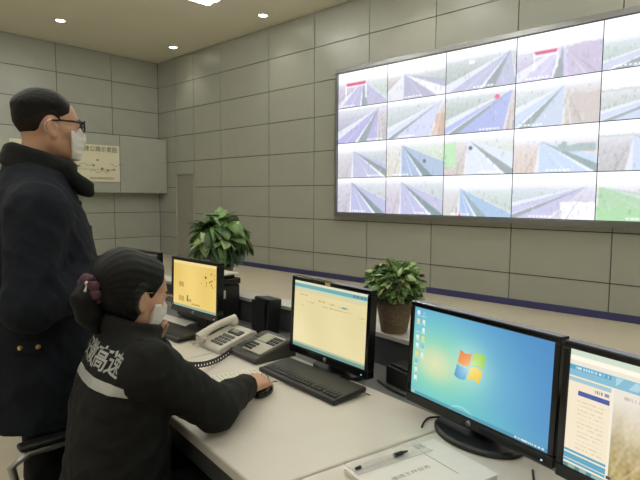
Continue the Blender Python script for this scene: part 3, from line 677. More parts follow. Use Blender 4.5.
sl = tag(MB().prism([(-0.03, -0.13), (0.035, -0.13), (0.035, 0.12), (-0.03, 0.12)], 0, 0.003).build('plastic_sleeve', M_clear, None, 0.001), 'clear plastic sleeve lying along the left of the log book', 'plastic sleeve')
sl.location = (-0.793, 1.115, DZ+0.0155); sl.rotation_euler = (0, 0, -0.25)
pn = thing('pen', 'clear pen with a black cap lying on the plastic sleeve', 'pen', (-0.780, 1.100, DZ+0.0245), -0.233)
MB().tube([(-0.0, -0.10, 0), (0, 0.012, 0)], 0.0045, 10).build('barrel', M_clear, pn)
MB().tube([(0, 0.012, 0), (0, 0.040, 0), (0, 0.043, 0), (0, 0.058, 0)], [0.0062, 0.0062, 0.004, 0.0022], 10).build('cap', M_black, pn)
MB().tube([(0, -0.10, 0), (0, -0.115, 0)], [0.005, 0.004], 8).build('end_plug', M_black, pn)

# ------------------------------------------------------------------ plants
def leaf_mesh(L, W, droop, cup, m, heart=0.0):
    n = 7; V = []; F = []
    for i in range(n):
        s = i/(n-1); wd = W*(math.sin(math.pi*min(s*0.94+0.06, 1.0))**0.75)*(1.0-0.35*s)
        y = L*s; z = -droop*L*s*s
        V += [(-wd/2, y-heart*(1-s)**3*L*0.2, z+cup*wd), (0, y, z), (wd/2, y-heart*(1-s)**3*L*0.2, z+cup*wd)]
    V = V+[(x, y, z-0.0012) for x, y, z in V]; k = 3*n
    for i in range(n-1):
        for j in range(2):
            a = i*3+j; F.append((a, a+1, a+4, a+3)); F.append((k+a+3, k+a+4, k+a+1, k+a))
    for i in range(n-1):
        F.append((i*3, (i+1)*3, k+(i+1)*3, k+i*3)); F.append((i*3+2, k+i*3+2, k+(i+1)*3+2, (i+1)*3+2))
    me = bpy.data.meshes.new('leaf'); me.from_pydata(V, [], F); me.polygons.foreach_set('use_smooth', [True]*len(F)); me.materials.append(m); me.update(); return me
def aim(p, d, roll=0.0):
    """matrix with +Y along d, +Z as upward as possible"""
    y = Vector(d).normalized(); x = y.cross(Vector((0, 0, 1)))
    if x.length < 1e-3: x = Vector((1, 0, 0))
    x.normalize(); z = x.cross(y)
    m = Matrix(((x.x, y.x, z.x, p[0]), (x.y, y.y, z.y, p[1]), (x.z, y.z, z.z, p[2]), (0, 0, 0, 1)))
    return m @ Matrix.Rotation(roll, 4, 'Y')
pp = thing('potted_pothos', 'large bushy green potted plant with broad drooping leaves behind the printer', 'potted plant', (-2.66, 1.925, 0.884))
MB().lathe([(0.0, 0), (0.062, 0), (0.068, 0.01), (0.080, 0.13), (0.086, 0.135), (0.086, 0.145), (0.076, 0.145), (0.074, 0.12), (0.0, 0.12)], 28).build('pot', mat('dark_ceramic', (58, 52, 46), 0.4, noise=0.1, nscale=15), pp)
MB().lathe([(0.0, 0.0), (0.073, 0.0), (0.073, 0.006), (0.0, 0.008)], 20, (0, 0, 0.12)).build('soil', M_soil, pp)
LM = [leaf_mesh(0.115, 0.105, 0.55, 0.08, m, 0.8) for m in (M_leafA, M_leafB, M_leafC, M_leafA)]+[leaf_mesh(0.10, 0.075, 0.7, 0.10, m, 0.8) for m in (M_leafA, M_leafB, M_leafA, M_leafB)]
R0 = random.Random(5)
for k in range(190):
    a = R0.uniform(0, 2*math.pi); el = math.asin(R0.uniform(-0.55, 1.0)); rad = R0.uniform(0.45, 1.0)**0.5
    c = Vector((0, 0, 0.295)); e = Vector((0.165*math.cos(a)*math.cos(el), 0.165*math.sin(a)*math.cos(el), 0.175*math.sin(el)))*rad
    p = c+e
    d = Vector((e.x, e.y, e.z*0.6)).normalized()+Vector((R0.uniform(-.5, .5), R0.uniform(-.5, .5), R0.uniform(-0.75, 0.15)))
    if p.z < 0.10: continue
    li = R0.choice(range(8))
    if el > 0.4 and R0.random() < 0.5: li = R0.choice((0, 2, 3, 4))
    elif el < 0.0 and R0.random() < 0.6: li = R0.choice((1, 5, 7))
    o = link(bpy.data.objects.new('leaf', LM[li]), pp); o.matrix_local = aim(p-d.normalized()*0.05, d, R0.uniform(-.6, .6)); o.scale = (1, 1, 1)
mb = MB()
for k in range(16):
    a = 2*math.pi*k/16; r = R0.uniform(.06, .13); mb.tube([(0.02*math.cos(a), 0.02*math.sin(a), 0.12), (r*.6*math.cos(a), r*.6*math.sin(a), 0.22), (r*math.cos(a), r*math.sin(a), 0.30+0.05*(k % 3))], 0.003, 6)
mb.build('stems', M_stem, pp)

sp2 = thing('potted_shrub', 'small leafy plant in a tapered brown woven pot on the console ledge', 'potted plant', (-1.292, 1.828, 0.884), 0.1)
pot = MB(); prof = [(0.0, 0), (0.054, 0)]
for k in range(11): z = 0.004+k*0.0115; prof += [(0.055+0.024*(z/0.13)+0.0015, z+0.003), (0.055+0.024*(z/0.13)-0.0005, z+0.0095)]
prof += [(0.084, 0.130), (0.084, 0.138), (0.074, 0.138), (0.072, 0.12), (0, 0.12)]
pot.lathe(prof, 30); po = pot.build('pot', M_wicker, sp2)
v, f = text_geo('福', 0.05)
def wrap(p, R, a0, zc):
    a = a0+p[0]/R; return (R*math.cos(a), R*math.sin(a), zc+p[1])
MB().add([wrap(p, 0.0715, math.radians(-52), 0.058) for p in v], f).build('pot_lettering', M_tan, po)
MB().lathe([(0.0, 0.0), (0.071, 0.0), (0.071, 0.006), (0.0, 0.008)], 20, (0, 0, 0.12)).build('soil', M_soil, sp2)
def foliage(n, c, rad, meshes, seed, lo=-0.4):
    R = random.Random(seed); per = {}
    for k in range(n):
        a = R.uniform(0, 2*math.pi); el = math.asin(R.uniform(lo, 1.0)); rr = R.uniform(0.3, 1.0)**0.5
        e = Vector((rad[0]*math.cos(a)*math.cos(el), rad[1]*math.sin(a)*math.cos(el), rad[2]*math.sin(el)))*rr*R.uniform(.85, 1.12)
        d = e.normalized()+Vector((R.uniform(-.8, .8), R.uniform(-.8, .8), R.uniform(-0.5, 0.5)))
        me, mm = R.choice(meshes); M = aim(Vector(c)+e, d, R.uniform(-1, 1)) @ Matrix.Scale(R.uniform(.7, 1.25), 4)
        mb = per.setdefault(mm.name, (MB(), mm))[0]
        mb.add([M @ q.co for q in me.vertices], [tuple(p.vertices) for p in me.polygons], True)
    return per
small = [(leaf_mesh(0.036, 0.030, 0.35, 0.10, m), m) for m in (M_leafA, M_leafA, M_leafC, M_leafB, M_leafA, M_leafC)]
fol = foliage(760, (0, 0, 0.198), (0.108, 0.108, 0.088), small, 3, -0.6)
for nm, (mb, mm) in fol.items():
    o = mb.build('foliage', mm, sp2); o['kind'] = 'stuff'
red = [(leaf_mesh(0.028, 0.02, 0.3, 0.2, M_leafR), M_leafR)]
for nm, (mb, mm) in foliage(46, (0, 0, 0.198), (0.116, 0.116, 0.094), red, 8, -0.3).items():
    o = mb.build('red_leaf_tips', mm, sp2); o['kind'] = 'stuff'
mb = MB()
for k in range(18):
    a = 2*math.pi*k/18+.2; r = R0.uniform(.03, .10); mb.tube([(0.015*math.cos(a), 0.015*math.sin(a), 0.12), (r*.6*math.cos(a), r*.6*math.sin(a), 0.20), (r*math.cos(a), r*math.sin(a), 0.26)], 0.002, 5)
mb.build('stems', M_stem, sp2)

# ------------------------------------------------------------------ people: implicit surfaces, one continuous body mesh each
def smin(a, b, k):
    if k <= 0: return np.minimum(a, b)
    h = np.clip(0.5+0.5*(b-a)/k, 0, 1); return b+(a-b)*h-k*h*(1-h)
class Field:
    """signed-distance grid filled primitive by primitive; each primitive only touches its own box"""
    def __init__(s, lo, hi, h):
        s.h = h; s.lo = np.array(lo, np.float32); n = np.ceil((np.array(hi)-np.array(lo))/h).astype(int)+1
        s.ax = [s.lo[i]+h*np.arange(n[i], dtype=np.float32) for i in range(3)]; s.D = np.full(n, 0.5, np.float32)
    def region(s, lo, hi):
        sl = []
        for i in range(3):
            a = int(max(0, math.floor((lo[i]-s.lo[i])/s.h))); b = int(min(len(s.ax[i]), math.ceil((hi[i]-s.lo[i])/s.h)+1)); sl.append(slice(a, max(b, a)))
        return tuple(sl), s.ax[0][sl[0]][:, None, None], s.ax[1][sl[1]][None, :, None], s.ax[2][sl[2]][None, None, :]
    def put(s, sl, d, k, op='u'):
        o = s.D[sl]
        s.D[sl] = smin(o, d, k) if op == 'u' else -smin(-o, d, k)
    def cone(s, a, b, ra, rb, k=0.02, op='u', pad=0.06, sq=None):
        a = np.array(a, float); b = np.array(b, float); r = max(ra, rb)+pad
        sl, X, Y, Z = s.region(np.minimum(a, b)-r, np.maximum(a, b)+r)
        d = b-a; L = max(float(d@d), 1e-9)
        t = np.clip(((X-a[0])*d[0]+(Y-a[1])*d[1]+(Z-a[2])*d[2])/L, 0, 1)
        q = np.sqrt((X-a[0]-t*d[0])**2+(Y-a[1]-t*d[1])**2+(Z-a[2]-t*d[2])**2)-(ra+(rb-ra)*t)
        s.put(sl, q, k, op)
    def chain(s, pts, rr, k=0.02, **kw):
        for i in range(len(pts)-1): s.cone(pts[i], pts[i+1], rr[i], rr[i+1], k, **kw)
    def ell(s, c, r, k=0.02, R=None, op='u', pad=0.06):
        c = np.array(c, float); r = np.array(r, float); m = r.max()+pad
        sl, X, Y, Z = s.region(c-m, c+m); X = X-c[0]; Y = Y-c[1]; Z = Z-c[2]
        if R is not None:
            R = np.array(R); X, Y, Z = (R[0, 0]*X+R[1, 0]*Y+R[2, 0]*Z, R[0, 1]*X+R[1, 1]*Y+R[2, 1]*Z, R[0, 2]*X+R[1, 2]*Y+R[2, 2]*Z)
        k0 = np.sqrt((X/r[0])**2+(Y/r[1])**2+(Z/r[2])**2); k1 = np.sqrt((X/r[0]**2)**2+(Y/r[1]**2)**2+(Z/r[2]**2)**2)
        s.put(sl, k0*(k0-1.0)/np.maximum(k1, 1e-6), k, op)
    def loft(s, keys, k=0.03, p=2.4, pad=0.06):
        """torso: superellipse sections (z, cx, cy, rx, ry), closed at both ends"""
        K = np.array(keys, float); R = K[:, 3].max()+pad
        sl, X, Y, Z = s.region((K[:, 1].min()-R, K[:, 2].min()-K[:, 4].max()-pad, K[0, 0]-pad), (K[:, 1].max()+R, K[:, 2].max()+K[:, 4].max()+pad, K[-1, 0]+pad))
        zz = np.linspace(K[0, 0], K[-1, 0], 200)
        def itp(j):
            y = np.interp(zz, K[:, 0], K[:, j]); y2 = np.convolve(np.pad(y, 8, mode='edge'), np.ones(17)/17, 'valid'); return np.interp(Z, zz, y2)
        cx, cy, rx, ry = (itp(j) for j in (1, 2, 3, 4))
        e = (np.abs((X-cx)/rx)**p+np.abs((Y-cy)/ry)**p)**(1.0/p)
        d = (e-1)*np.minimum(rx, ry); d = np.maximum(d, np.maximum(K[0, 0]-Z, Z-K[-1, 0]))
        s.put(sl, d, k)
    def ring(s, c, rx, ry, tube, tall, R=None, k=0.01):
        """upright band around the neck (elliptic torus stretched along its axis)"""
        c = np.array(c); m = max(rx, ry)+tube+tall+0.05
        sl, X, Y, Z = s.region(c-m, c+m); X = X-c[0]; Y = Y-c[1]; Z = Z-c[2]
        if R is not None:
            R = np.array(R); X, Y, Z = (R[0, 0]*X+R[1, 0]*Y+R[2, 0]*Z, R[0, 1]*X+R[1, 1]*Y+R[2, 1]*Z, R[0, 2]*X+R[1, 2]*Y+R[2, 2]*Z)
        e = (np.sqrt((X/rx)**2+(Y/ry)**2)-1)*min(rx, ry); zc = np.maximum(np.abs(Z)-tall, 0)
        s.put(sl, np.sqrt(e**2+zc**2)-tube, k)
    def folds(s, amp, seed, zs=None):
        """shallow cloth creases"""
        r = np.random.default_rng(seed); sl, X, Y, Z = s.region(s.lo, s.lo+10)
        near = np.argwhere(np.abs(s.D) < 0.03); P = s.lo+near*s.h
        n = np.zeros(len(P), np.float32)
        for k in range(10):
            d = r.normal(size=3); d[2] *= 1.6; d = d/np.linalg.norm(d)*r.uniform(18, 60)
            w = np.sin(P @ d+r.uniform(0, 6.28)+1.2*np.sin(P @ (r.normal(size=3)*9)))
            n += (1-np.abs(w))**2-0.35
        s.D[tuple(near.T)] -= (amp*n/4).astype(np.float32)
    def mesh(s):
        D = s.D; Sg = D < 0; n = np.array(D.shape)-1
        cnt = np.zeros(n, np.int8); cs = [(i, j, k) for i in (0, 1) for j in (0, 1) for k in (0, 1)]
        for i, j, k in cs: cnt += Sg[i:i+n[0], j:j+n[1], k:k+n[2]]
        act = (cnt > 0) & (cnt < 8); I = np.argwhere(act); idx = np.full(n, -1, np.int32); idx[act] = np.arange(len(I))
        c8 = {c: D[I[:, 0]+c[0], I[:, 1]+c[1], I[:, 2]+c[2]] for c in cs}
        acc = np.zeros((len(I), 3)); num = np.zeros(len(I))
        for c in cs:
            for ax in range(3):
                if c[ax]: continue
                e = list(c); e[ax] = 1; a = c8[c]; b = c8[tuple(e)]; m = (a < 0) != (b < 0)
                t = a[m]/(a[m]-b[m]); p = np.tile(np.array(c, float), (m.sum(), 1)); p[:, ax] = t
                acc[m] += p; num[m] += 1
        V = s.lo+(I+acc/num[:, None])*s.h
        Q = []
        for ax in range(3):
            a1, a2 = (ax+1) % 3, (ax+2) % 3
            A = Sg.take(range(n[ax]), ax); B = Sg.take(range(1, n[ax]+1), ax)
            E = np.argwhere(A != B); E = E[(E[:, a1] > 0) & (E[:, a2] > 0) & (E[:, a1] < n[a1]) & (E[:, a2] < n[a2])]
            f = A[tuple(E.T)]
            def at(d1, d2):
                q = E.copy(); q[:, a1] -= d1; q[:, a2] -= d2; return idx[tuple(q.T)]
            q = np.stack([at(1, 1), at(0, 1), at(0, 0), at(1, 0)], -1); q[~f] = q[~f][:, ::-1]; Q.append(q)
        Q = np.concatenate(Q); Q = Q[(Q >= 0).all(1)]
        return V, Q
def relax(V, Q, it=2, lam=0.5):
    """a few smoothing passes over the quads"""
    e = np.concatenate([Q[:, [0, 1]], Q[:, [1, 2]], Q[:, [2, 3]], Q[:, [3, 0]]]); n = len(V)
    deg = np.bincount(e.ravel(), minlength=n).astype(float)
    for _ in range(it):
        S_ = np.zeros_like(V)
        for j in range(3): S_[:, j] = np.bincount(e[:, 0], V[e[:, 1], j], n)+np.bincount(e[:, 1], V[e[:, 0], j], n)
        V = V+lam*(S_/np.maximum(deg, 1)[:, None]-V)
    return V
def rot(yaw=0, pitch=0, roll=0):
    """head rotation: yaw about Z (left positive), pitch (down positive), roll (to own right positive)"""
    return np.array((Matrix.Rotation(yaw, 3, 'Z') @ Matrix.Rotation(-pitch, 3, 'X') @ Matrix.Rotation(roll, 3, 'Y')))
def head_shape(Fd, c, R, s=1.0, wide=1.0, male=True):
    T = lambda p: np.array(c)+R @ (np.array(p, float)*s*np.array((wide, 1, 1)))
    E = lambda p, r, k=0.02, op='u', Rl=None: Fd.ell(T(p), np.array(r)*s*np.array((wide, 1, 1)), k, R if Rl is None else R @ Rl, op)
    C = lambda a, b, ra, rb, k=0.015: Fd.cone(T(a), T(b), ra*s, rb*s, k)
    E((0, -0.014, 0.033), (0.076, 0.096, 0.084), 0.02)
    E((0, 0.028, -0.035), (0.062, 0.064, 0.080), 0.03)
    E((0, 0.050, 0.045), (0.055, 0.036, 0.045), 0.03)
    for x in (-1, 1):
        C((x*0.052, 0.0, -0.055), (x*0.022, 0.062, -0.092), 0.022, 0.018, 0.03)
        C((x*0.046, 0.058, -0.016), (x*0.058, 0.03, -0.010), 0.019, 0.018, 0.025)
        E((x*0.033, 0.094, 0.006), (0.017, 0.012, 0.009), 0.008, 's')
        E((x*0.033, 0.082, 0.005), (0.013, 0.012, 0.011), 0.004)
    C((-0.03, 0.078, 0.026), (0.03, 0.078, 0.026), 0.013, 0.013, 0.018)
    C((0, 0.090, 0.010), (0, 0.108, -0.026), 0.008, 0.0125, 0.012)
    for x in (-1, 1): E((x*0.012, 0.100, -0.030), (0.010, 0.012, 0.009), 0.008)
    C((-0.018, 0.084, -0.058), (0.018, 0.084, -0.058), 0.008, 0.008, 0.01); C((-0.012, 0.083, -0.069), (0.012, 0.083, -0.069), 0.009, 0.009, 0.01)
    E((0, 0.070, -0.096), (0.026, 0.022, 0.020), 0.02)
    for x in (-1, 1):
        Rl = np.array(Matrix.Rotation(x*0.35, 3, 'Z') @ Matrix.Rotation(0.15, 3, 'X'))
        E((x*0.079, -0.010, -0.008), (0.009, 0.021, 0.034), 0.006, 'u', Rl)
        E((x*0.088, -0.004, -0.004), (0.008, 0.012, 0.020), 0.004, 's', Rl)
        E((x*0.078, -0.002, -0.034), (0.008, 0.010, 0.010), 0.006)
def hand(Fd, wrist, d, n, right=True, curl=(0.3, 0.35, 0.3), thumb_in=0.4, s=1.0, rw=0.026):
    """palm, four unequal bent fingers and a thumb leaving the side of the palm; d forward, n out of the back of the hand"""
    W = np.array(wrist, float); d = np.array(d, float); d /= np.linalg.norm(d); n = np.array(n, float); n -= d*(n@d); n /= np.linalg.norm(n)
    t = np.cross(n, d) if right else np.cross(d, n)            # towards the thumb
    for off, L in zip((0.030, 0.010, -0.010, -0.028), (0.088, 0.092, 0.087, 0.078)):
        Fd.cone(W+t*off*0.5*s, W+(d*L+t*off)*s, rw*0.62*s, 0.0125*s, 0.012)
    for off, L, seg, r in ((0.030, 0.088, (0.042, 0.025, 0.021), 0.0095), (0.010, 0.092, (0.046, 0.028, 0.022), 0.0098), (-0.010, 0.087, (0.042, 0.026, 0.021), 0.0094), (-0.028, 0.078, (0.033, 0.020, 0.018), 0.0082)):
        p = W+(d*L+t*off)*s; a = 0.0
        for i in range(3):
            a += curl[i]*(1.0+(-0.12 if off > 0.02 else 0.06)); q = p+(d*math.cos(a)-n*math.sin(a)+t*off*1.2)*seg[i]*s
            Fd.cone(p, q, r*(1-0.08*i)*s, r*(0.94-0.10*i)*s, 0.004, pad=0.02); p = q
    p = W+(d*0.022+t*0.026-n*0.004)*s; dirs = (d*0.62+t*0.70-n*0.35, d*(0.85)+t*(0.42-thumb_in*0.5)-n*0.35, d*0.95+t*(0.1-thumb_in)-n*0.35)
    for i, (dd, L, r0, r1) in enumerate(zip(dirs, (0.045, 0.032, 0.026), (0.016, 0.0115, 0.0102), (0.0118, 0.0102, 0.0082))):
        q = p+dd/np.linalg.norm(dd)*L*s; Fd.cone(p, q, r0*s, r1*s, 0.008 if i == 0 else 0.004, pad=0.02); p = q
def to_local(loc, rz, p):
    dx, dy = p[0]-loc[0], p[1]-loc[1]; c, s = math.cos(-rz), math.sin(-rz); return np.array((c*dx-s*dy, s*dx+c*dy, p[2]))
def field_obj(name, Fd, material, parent, it=1):
    V, Q = Fd.mesh(); V = relax(V, Q, it); return np_mesh(name, V, Q, material, parent)
def sstep(a, b, x):
    t = np.clip((x-a)/(b-a), 0, 1); return t*t*(3-2*t)
def head_field(s, wide, h=0.0035):
    Fh = Field((-0.15, -0.17, -0.17), (0.15, 0.17, 0.18), h); head_shape(Fh, (0, 0, 0), np.eye(3), s, wide); return Fh
def face_extras(body, c, R, s, wide, hair_t, mask_open=0.054, glasses='black', brow=True):
    """hair, mask, straps, spectacles, eyes, brows: children of the body, shaped on the head's own surface"""
    Fh = head_field(s, wide); D0 = Fh.D.copy()
    X = Fh.ax[0][:, None, None]/(s*wide); Y = Fh.ax[1][None, :, None]/s; Z = Fh.ax[2][None, None, :]/s
    tw = lambda V: V @ R.T+np.array(c)
    # hair
    Fh.D = (D0-hair_t(X, Y, Z)).astype(np.float32)
    V, Q = Fh.mesh(); hair = np_mesh('hair', tw(relax(V, Q, 1)), Q, M_hair, body)
    # mask: a fold of cloth over nose, cheeks and chin
    Sm = Field((-0.15, -0.17, -0.17), (0.15, 0.17, 0.18), 0.003)
    A = lambda a, b, ra, rb, k: Sm.cone(np.array(a)*s, np.array(b)*s, ra*s, rb*s, k)
    Sm.ell((0, 0.030*s, -0.040*s), np.array((0.067*wide, 0.070, 0.086))*s, 0.02); A((0, 0.086, 0.0), (0, 0.102, -0.028), 0.010, 0.012, 0.03); A((0, 0.092, -0.04), (0, 0.072, -0.098), 0.015, 0.024, 0.03)
    for x in (-1, 1): A((x*0.050*wide, 0.03, -0.02), (x*0.044*wide, 0.035, -0.075), 0.023, 0.020, 0.04)
    x, y, z = Sm.ax[0][:, None, None]/s, Sm.ax[1][None, :, None]/s, Sm.ax[2][None, None, :]/s
    top = 0.004-0.26*np.maximum(np.abs(x)-0.012, 0)-0.0; bot = -0.116+0.28*np.maximum(np.abs(x)-0.015, 0)
    reg = np.maximum(np.maximum(z-top, bot-z), mask_open-y)*s
    Sm.D = np.maximum(Sm.D-0.003*s-0.0012*np.sin(z*260)*(np.abs(x) < 0.06), reg).astype(np.float32)
    V, Q = Sm.mesh(); mask = np_mesh('face_mask', tw(relax(V, Q, 2)), Q, M_mask, body)
    for sx in (-1, 1):
        P = [(sx*0.052*wide, 0.058, -0.022), (sx*0.074*wide, 0.012, -0.004), (sx*0.086*wide, -0.014, 0.022), (sx*0.087*wide, -0.030, 0.012), (sx*0.083*wide, -0.034, -0.012), (sx*0.076*wide, -0.008, -0.040), (sx*0.051*wide, 0.056, -0.070)]
        MB().tube([tuple(np.array(c)+R @ (np.array(p)*s)) for p in P], 0.0016, 6).build('mask_strap', M_mask, mask)
    g = lambda p: tuple(np.array(c)+R @ (np.array(p)*s*np.array((wide, 1, 1))))
    for sx in (-1, 1):
        ey = Field((-0.012, -0.012, -0.008), (0.012, 0.012, 0.008), 0.0018); ey.ell((0, 0, 0), (0.0095, 0.008, 0.0045), 0)
        V, Q = ey.mesh(); np_mesh('eye', V*s @ R.T+np.array(g((sx*0.033, 0.0905, 0.005))), Q, M_eye, body)
        if brow: MB().tube([g((sx*0.014, 0.097, 0.024)), g((sx*0.032, 0.095, 0.029)), g((sx*0.052, 0.080, 0.025))], [0.003, 0.0038, 0.002], 6).build('eyebrow', M_hair, body)
    fm = M_gblack if glasses == 'black' else mat('gold_wire', (200, 176, 130), 0.3, metal=0.8, noise=0.03)
    gl = bpy.data.objects.new('spectacles', None); link(gl, body); gl.empty_display_size = 0.02
    th = 0.0034 if glasses == 'black' else 0.0012
    mb = MB()
    for sx in (-1, 1):
        pts = []
        for k in range(25):
            a = 2*math.pi*k/24; ca, sa = math.cos(a), math.sin(a)
            px = sx*0.035+0.027*math.copysign(abs(ca)**0.6, ca); pz = 0.003+0.017*math.copysign(abs(sa)**0.6, sa)
            pts.append(g((px, 0.112-0.10*abs(px)**1.15*2.2, pz)))
        mb.tube(pts, th*(0.8), 6, False)
        if glasses == 'black': mb.tube([g((sx*(0.010+0.0085*k), 0.113-0.10*(0.010+0.0085*k)**1.15*2.2, 0.021)) for k in range(7)], th, 6)
    mb.tube([g((-0.010, 0.113, 0.010)), g((0, 0.115, 0.013)), g((0.010, 0.113, 0.010))], th*0.8, 6)
    mb.build('rims', fm, gl)
    for sx in (-1, 1):
        MB().tube([g((sx*0.062, 0.100, 0.016)), g((sx*0.073, 0.085, 0.018)), g((sx*0.080, 0.02, 0.020)), g((sx*0.083, -0.012, 0.018)), g((sx*0.081, -0.028, 0.0))], [th*1.3, th*1.4, th, th, th], 6).build('temple', fm, gl)
        MB().add([g((sx*0.035+0.024*math.cos(2*math.pi*k/16), 0.108-0.10*abs(sx*0.035+0.024*math.cos(2*math.pi*k/16))**1.15*2.2+(0.0008 if j else 0), 0.003+0.014*math.sin(2*math.pi*k/16))) for j in (0, 1) for k in range(16)],
                 [tuple(range(16)), tuple(range(31, 15, -1))]+[(k, 16+k, 16+(k+1) % 16, (k+1) % 16) for k in range(16)]).build('lens', M_glass, gl)
    return hair, mask
from mathutils.bvhtree import BVHTree
def bvh_of(o):
    return BVHTree.FromPolygons([tuple(v.co) for v in o.data.vertices], [tuple(p.vertices) for p in o.data.polygons])
def drape(bv, geo, origin, ux, uz, direction, off, name, material, parent, smooth=False):
    """lay flat artwork on a garment: every vertex is dropped onto the cloth along one direction"""
    v, f = geo; out = []; o = Vector(origin); ux = Vector(ux).normalized(); uz = Vector(uz).normalized(); dr = Vector(direction).normalized(); last = 0.15
    for p in v:
        s0 = o+ux*p[0]+uz*p[1]-dr*0.3; hit = bv.ray_cast(s0, dr, 0.8)
        if hit[0] is None: out.append(s0+dr*(0.3+last))
        else: last = (hit[0]-s0).length-0.3; out.append(hit[0]-dr*off)
    return MB().add(out, f, smooth).build(name, material, parent)

# ---- the standing man
ML, MR = (-2.05, 0.70, 0.0), math.radians(-20)
def make_man():
    hs, hw = 1.0, 1.08
    hc = np.array((0.0, 0.036, 1.690)); HR = rot(math.radians(11), math.radians(-2))
    B = Field((-0.45, -0.32, -0.01), (0.45, 0.50, 1.87), 0.0055)
    B.loft([(0.86, 0, 0.0, 0.165, 0.125), (1.0, 0, 0.0, 0.175, 0.135), (1.2, 0, 0.0, 0.19, 0.13), (1.38, 0, -0.01, 0.20, 0.115), (1.47, 0, -0.01, 0.14, 0.09), (1.53, 0, -0.005, 0.08, 0.08)], 0.02)
    B.cone((0, -0.012, 1.46), (0, 0.012, 1.66), 0.066, 0.062, 0.03)
    wr = {}
    for s in (-1, 1):
        B.chain([(s*0.19, 0, 1.41), (s*0.275, -0.03, 1.115), (s*0.10, 0.235, 1.155)], [0.058, 0.044, 0.03], 0.03)
        wr[s] = np.array((s*0.10, 0.235, 1.155))
        B.chain([(s*0.095, 0, 0.90), (s*0.11, 0.02, 0.50), (s*0.115, -0.01, 0.10)], [0.092, 0.062, 0.042], 0.03)
        B.cone((s*0.115, -0.03, 0.055), (s*0.125, 0.13, 0.035), 0.04, 0.03, 0.03)
    hand(B, wr[1], (-0.85, 0.45, 0.0), (0.3, 0.6, 0.75), True, (0.5, 0.6, 0.5), 0.5, 1.05)
    hand(B, wr[-1]+np.array((0, -0.012, -0.02)), (0.9, 0.30, -0.05), (-0.3, 0.75, 0.55), False, (0.45, 0.5, 0.4), 0.3, 1.05)
    head_shape(B, hc, HR, hs, hw)
    body = field_obj('person', B, M_skin, None, 1)
    body.location = ML; body.rotation_euler = (0, 0, MR)
    tag(body, 'standing man in a navy winter coat, white mask and glasses looking to the right', 'person', 'people in the control room')
    def hair(x, y, z):
        line = 0.052+0.012*np.cos(x*30)                      # front hairline
        top = sstep(0.030, 0.075, z)
        keep = sstep(-0.004, 0.010, np.maximum((z-0.040)+(line-y)*0.6-np.maximum(y-0.055, 0)*3, -1))*(y < line+0.03)
        side = sstep(-0.02, 0.0, (0.012-y))*sstep(-0.080, -0.060, z)*(1-sstep(-0.03, -0.005, y)*sstep(0.02, -0.005, z))
        k = np.maximum(keep*(z > 0.02), side)
        crown = sstep(0.055, 0.10, z)
        t = 0.0030+0.0090*sstep(0.03, 0.085, z)+0.010*crown+0.004*sstep(0.0, -0.07, y)*sstep(-0.03, 0.03, z)
        t = 0.002+(t-0.002)*sstep(0.075, 0.015, y)
        ear = np.exp(-((y+0.008)/0.024)**2-((z+0.006)/0.034)**2)*(np.abs(x) > 0.055)
        t = t+0.0008*np.sin(x*310+np.sin(y*190)*2)*np.sin(y*290+z*170)
        return t*k-0.012*(1-k)-0.035*ear-0.02*sstep(0.034, 0.004, z+0.25*np.maximum(-0.05-y, 0))
    def shaved(x, y, z):
        side = sstep(-0.02, 0.0, (0.028-0.4*np.maximum(z, 0)-y))*sstep(-0.082, -0.060, z)*(1-sstep(-0.03, -0.005, y)*sstep(0.02, -0.005, z))
        ear = np.exp(-((y+0.008)/0.024)**2-((z+0.006)/0.034)**2)*(np.abs(x) > 0.055)
        return (0.0022+0.0045*sstep(-0.02, 0.04, z))*side-0.012*(1-side)-0.035*ear
    face_extras(body, hc, HR, hs, hw, hair)
    Fh = head_field(hs, hw); Fh.D = (Fh.D-shaved(Fh.ax[0][:, None, None]/(hs*hw), Fh.ax[1][None, :, None]/hs, Fh.ax[2][None, None, :]/hs)).astype(np.float32)
    V, Q = Fh.mesh(); np_mesh('shaved_hair', relax(V, Q, 1) @ HR.T+hc, Q, mat('hair_stubble', (44, 37, 32), 0.8, spec=0.15, noise=0.3, nscale=160, bump=0.3, bscale=500), body)
    # coat
    C = Field((-0.48, -0.36, 0.60), (0.48, 0.48, 1.66), 0.006)
    C.loft([(0.66, 0, -0.01, 0.250, 0.205), (0.80, 0, -0.01, 0.245, 0.20), (0.95, 0, 0.0, 0.232, 0.192), (1.02, 0, 0.0, 0.226, 0.186), (1.2, 0, 0.005, 0.236, 0.185), (1.36, 0, -0.012, 0.238, 0.168), (1.46, 0, -0.02, 0.185, 0.135), (1.53, 0, -0.015, 0.115, 0.11), (1.56, 0, -0.01, 0.10, 0.10)], 0.03)
    for s in (-1, 1):
        C.cone((s*0.10, -0.015, 1.475), (s*0.215, -0.005, 1.405), 0.070, 0.088, 0.05)
        C.chain([(s*0.225, -0.005, 1.385), (s*0.300, -0.035, 1.10)], [0.094, 0.080], 0.04)
        C.chain([(s*0.300, -0.035, 1.10), (s*0.135, 0.200, 1.15)], [0.080, 0.058], 0.03)
        C.cone((s*0.150, 0.180, 1.146), (s*0.115, 0.226, 1.156), 0.062, 0.058, 0.008)
    C.folds(0.007, 21)
    coat = field_obj('coat', C, M_navycoat, body, 2)
    G = Field((-0.22, -0.24, 1.44), (0.22, 0.22, 1.68), 0.005)
    RR = np.array(Matrix.Rotation(math.radians(-17), 3, 'X'))
    G.ring((0, 0.0, 1.560), 0.096, 0.104, 0.021, 0.024, RR)
    for s in (-1, 1): G.chain([(s*0.075, 0.095, 1.535), (s*0.055, 0.145, 1.48), (s*0.07, 0.165, 1.455)], [0.024, 0.026, 0.015], 0.03)
    G.folds(0.006, 5)
    field_obj('collar', G, M_collar, coat, 2)
    bv = bvh_of(coat)
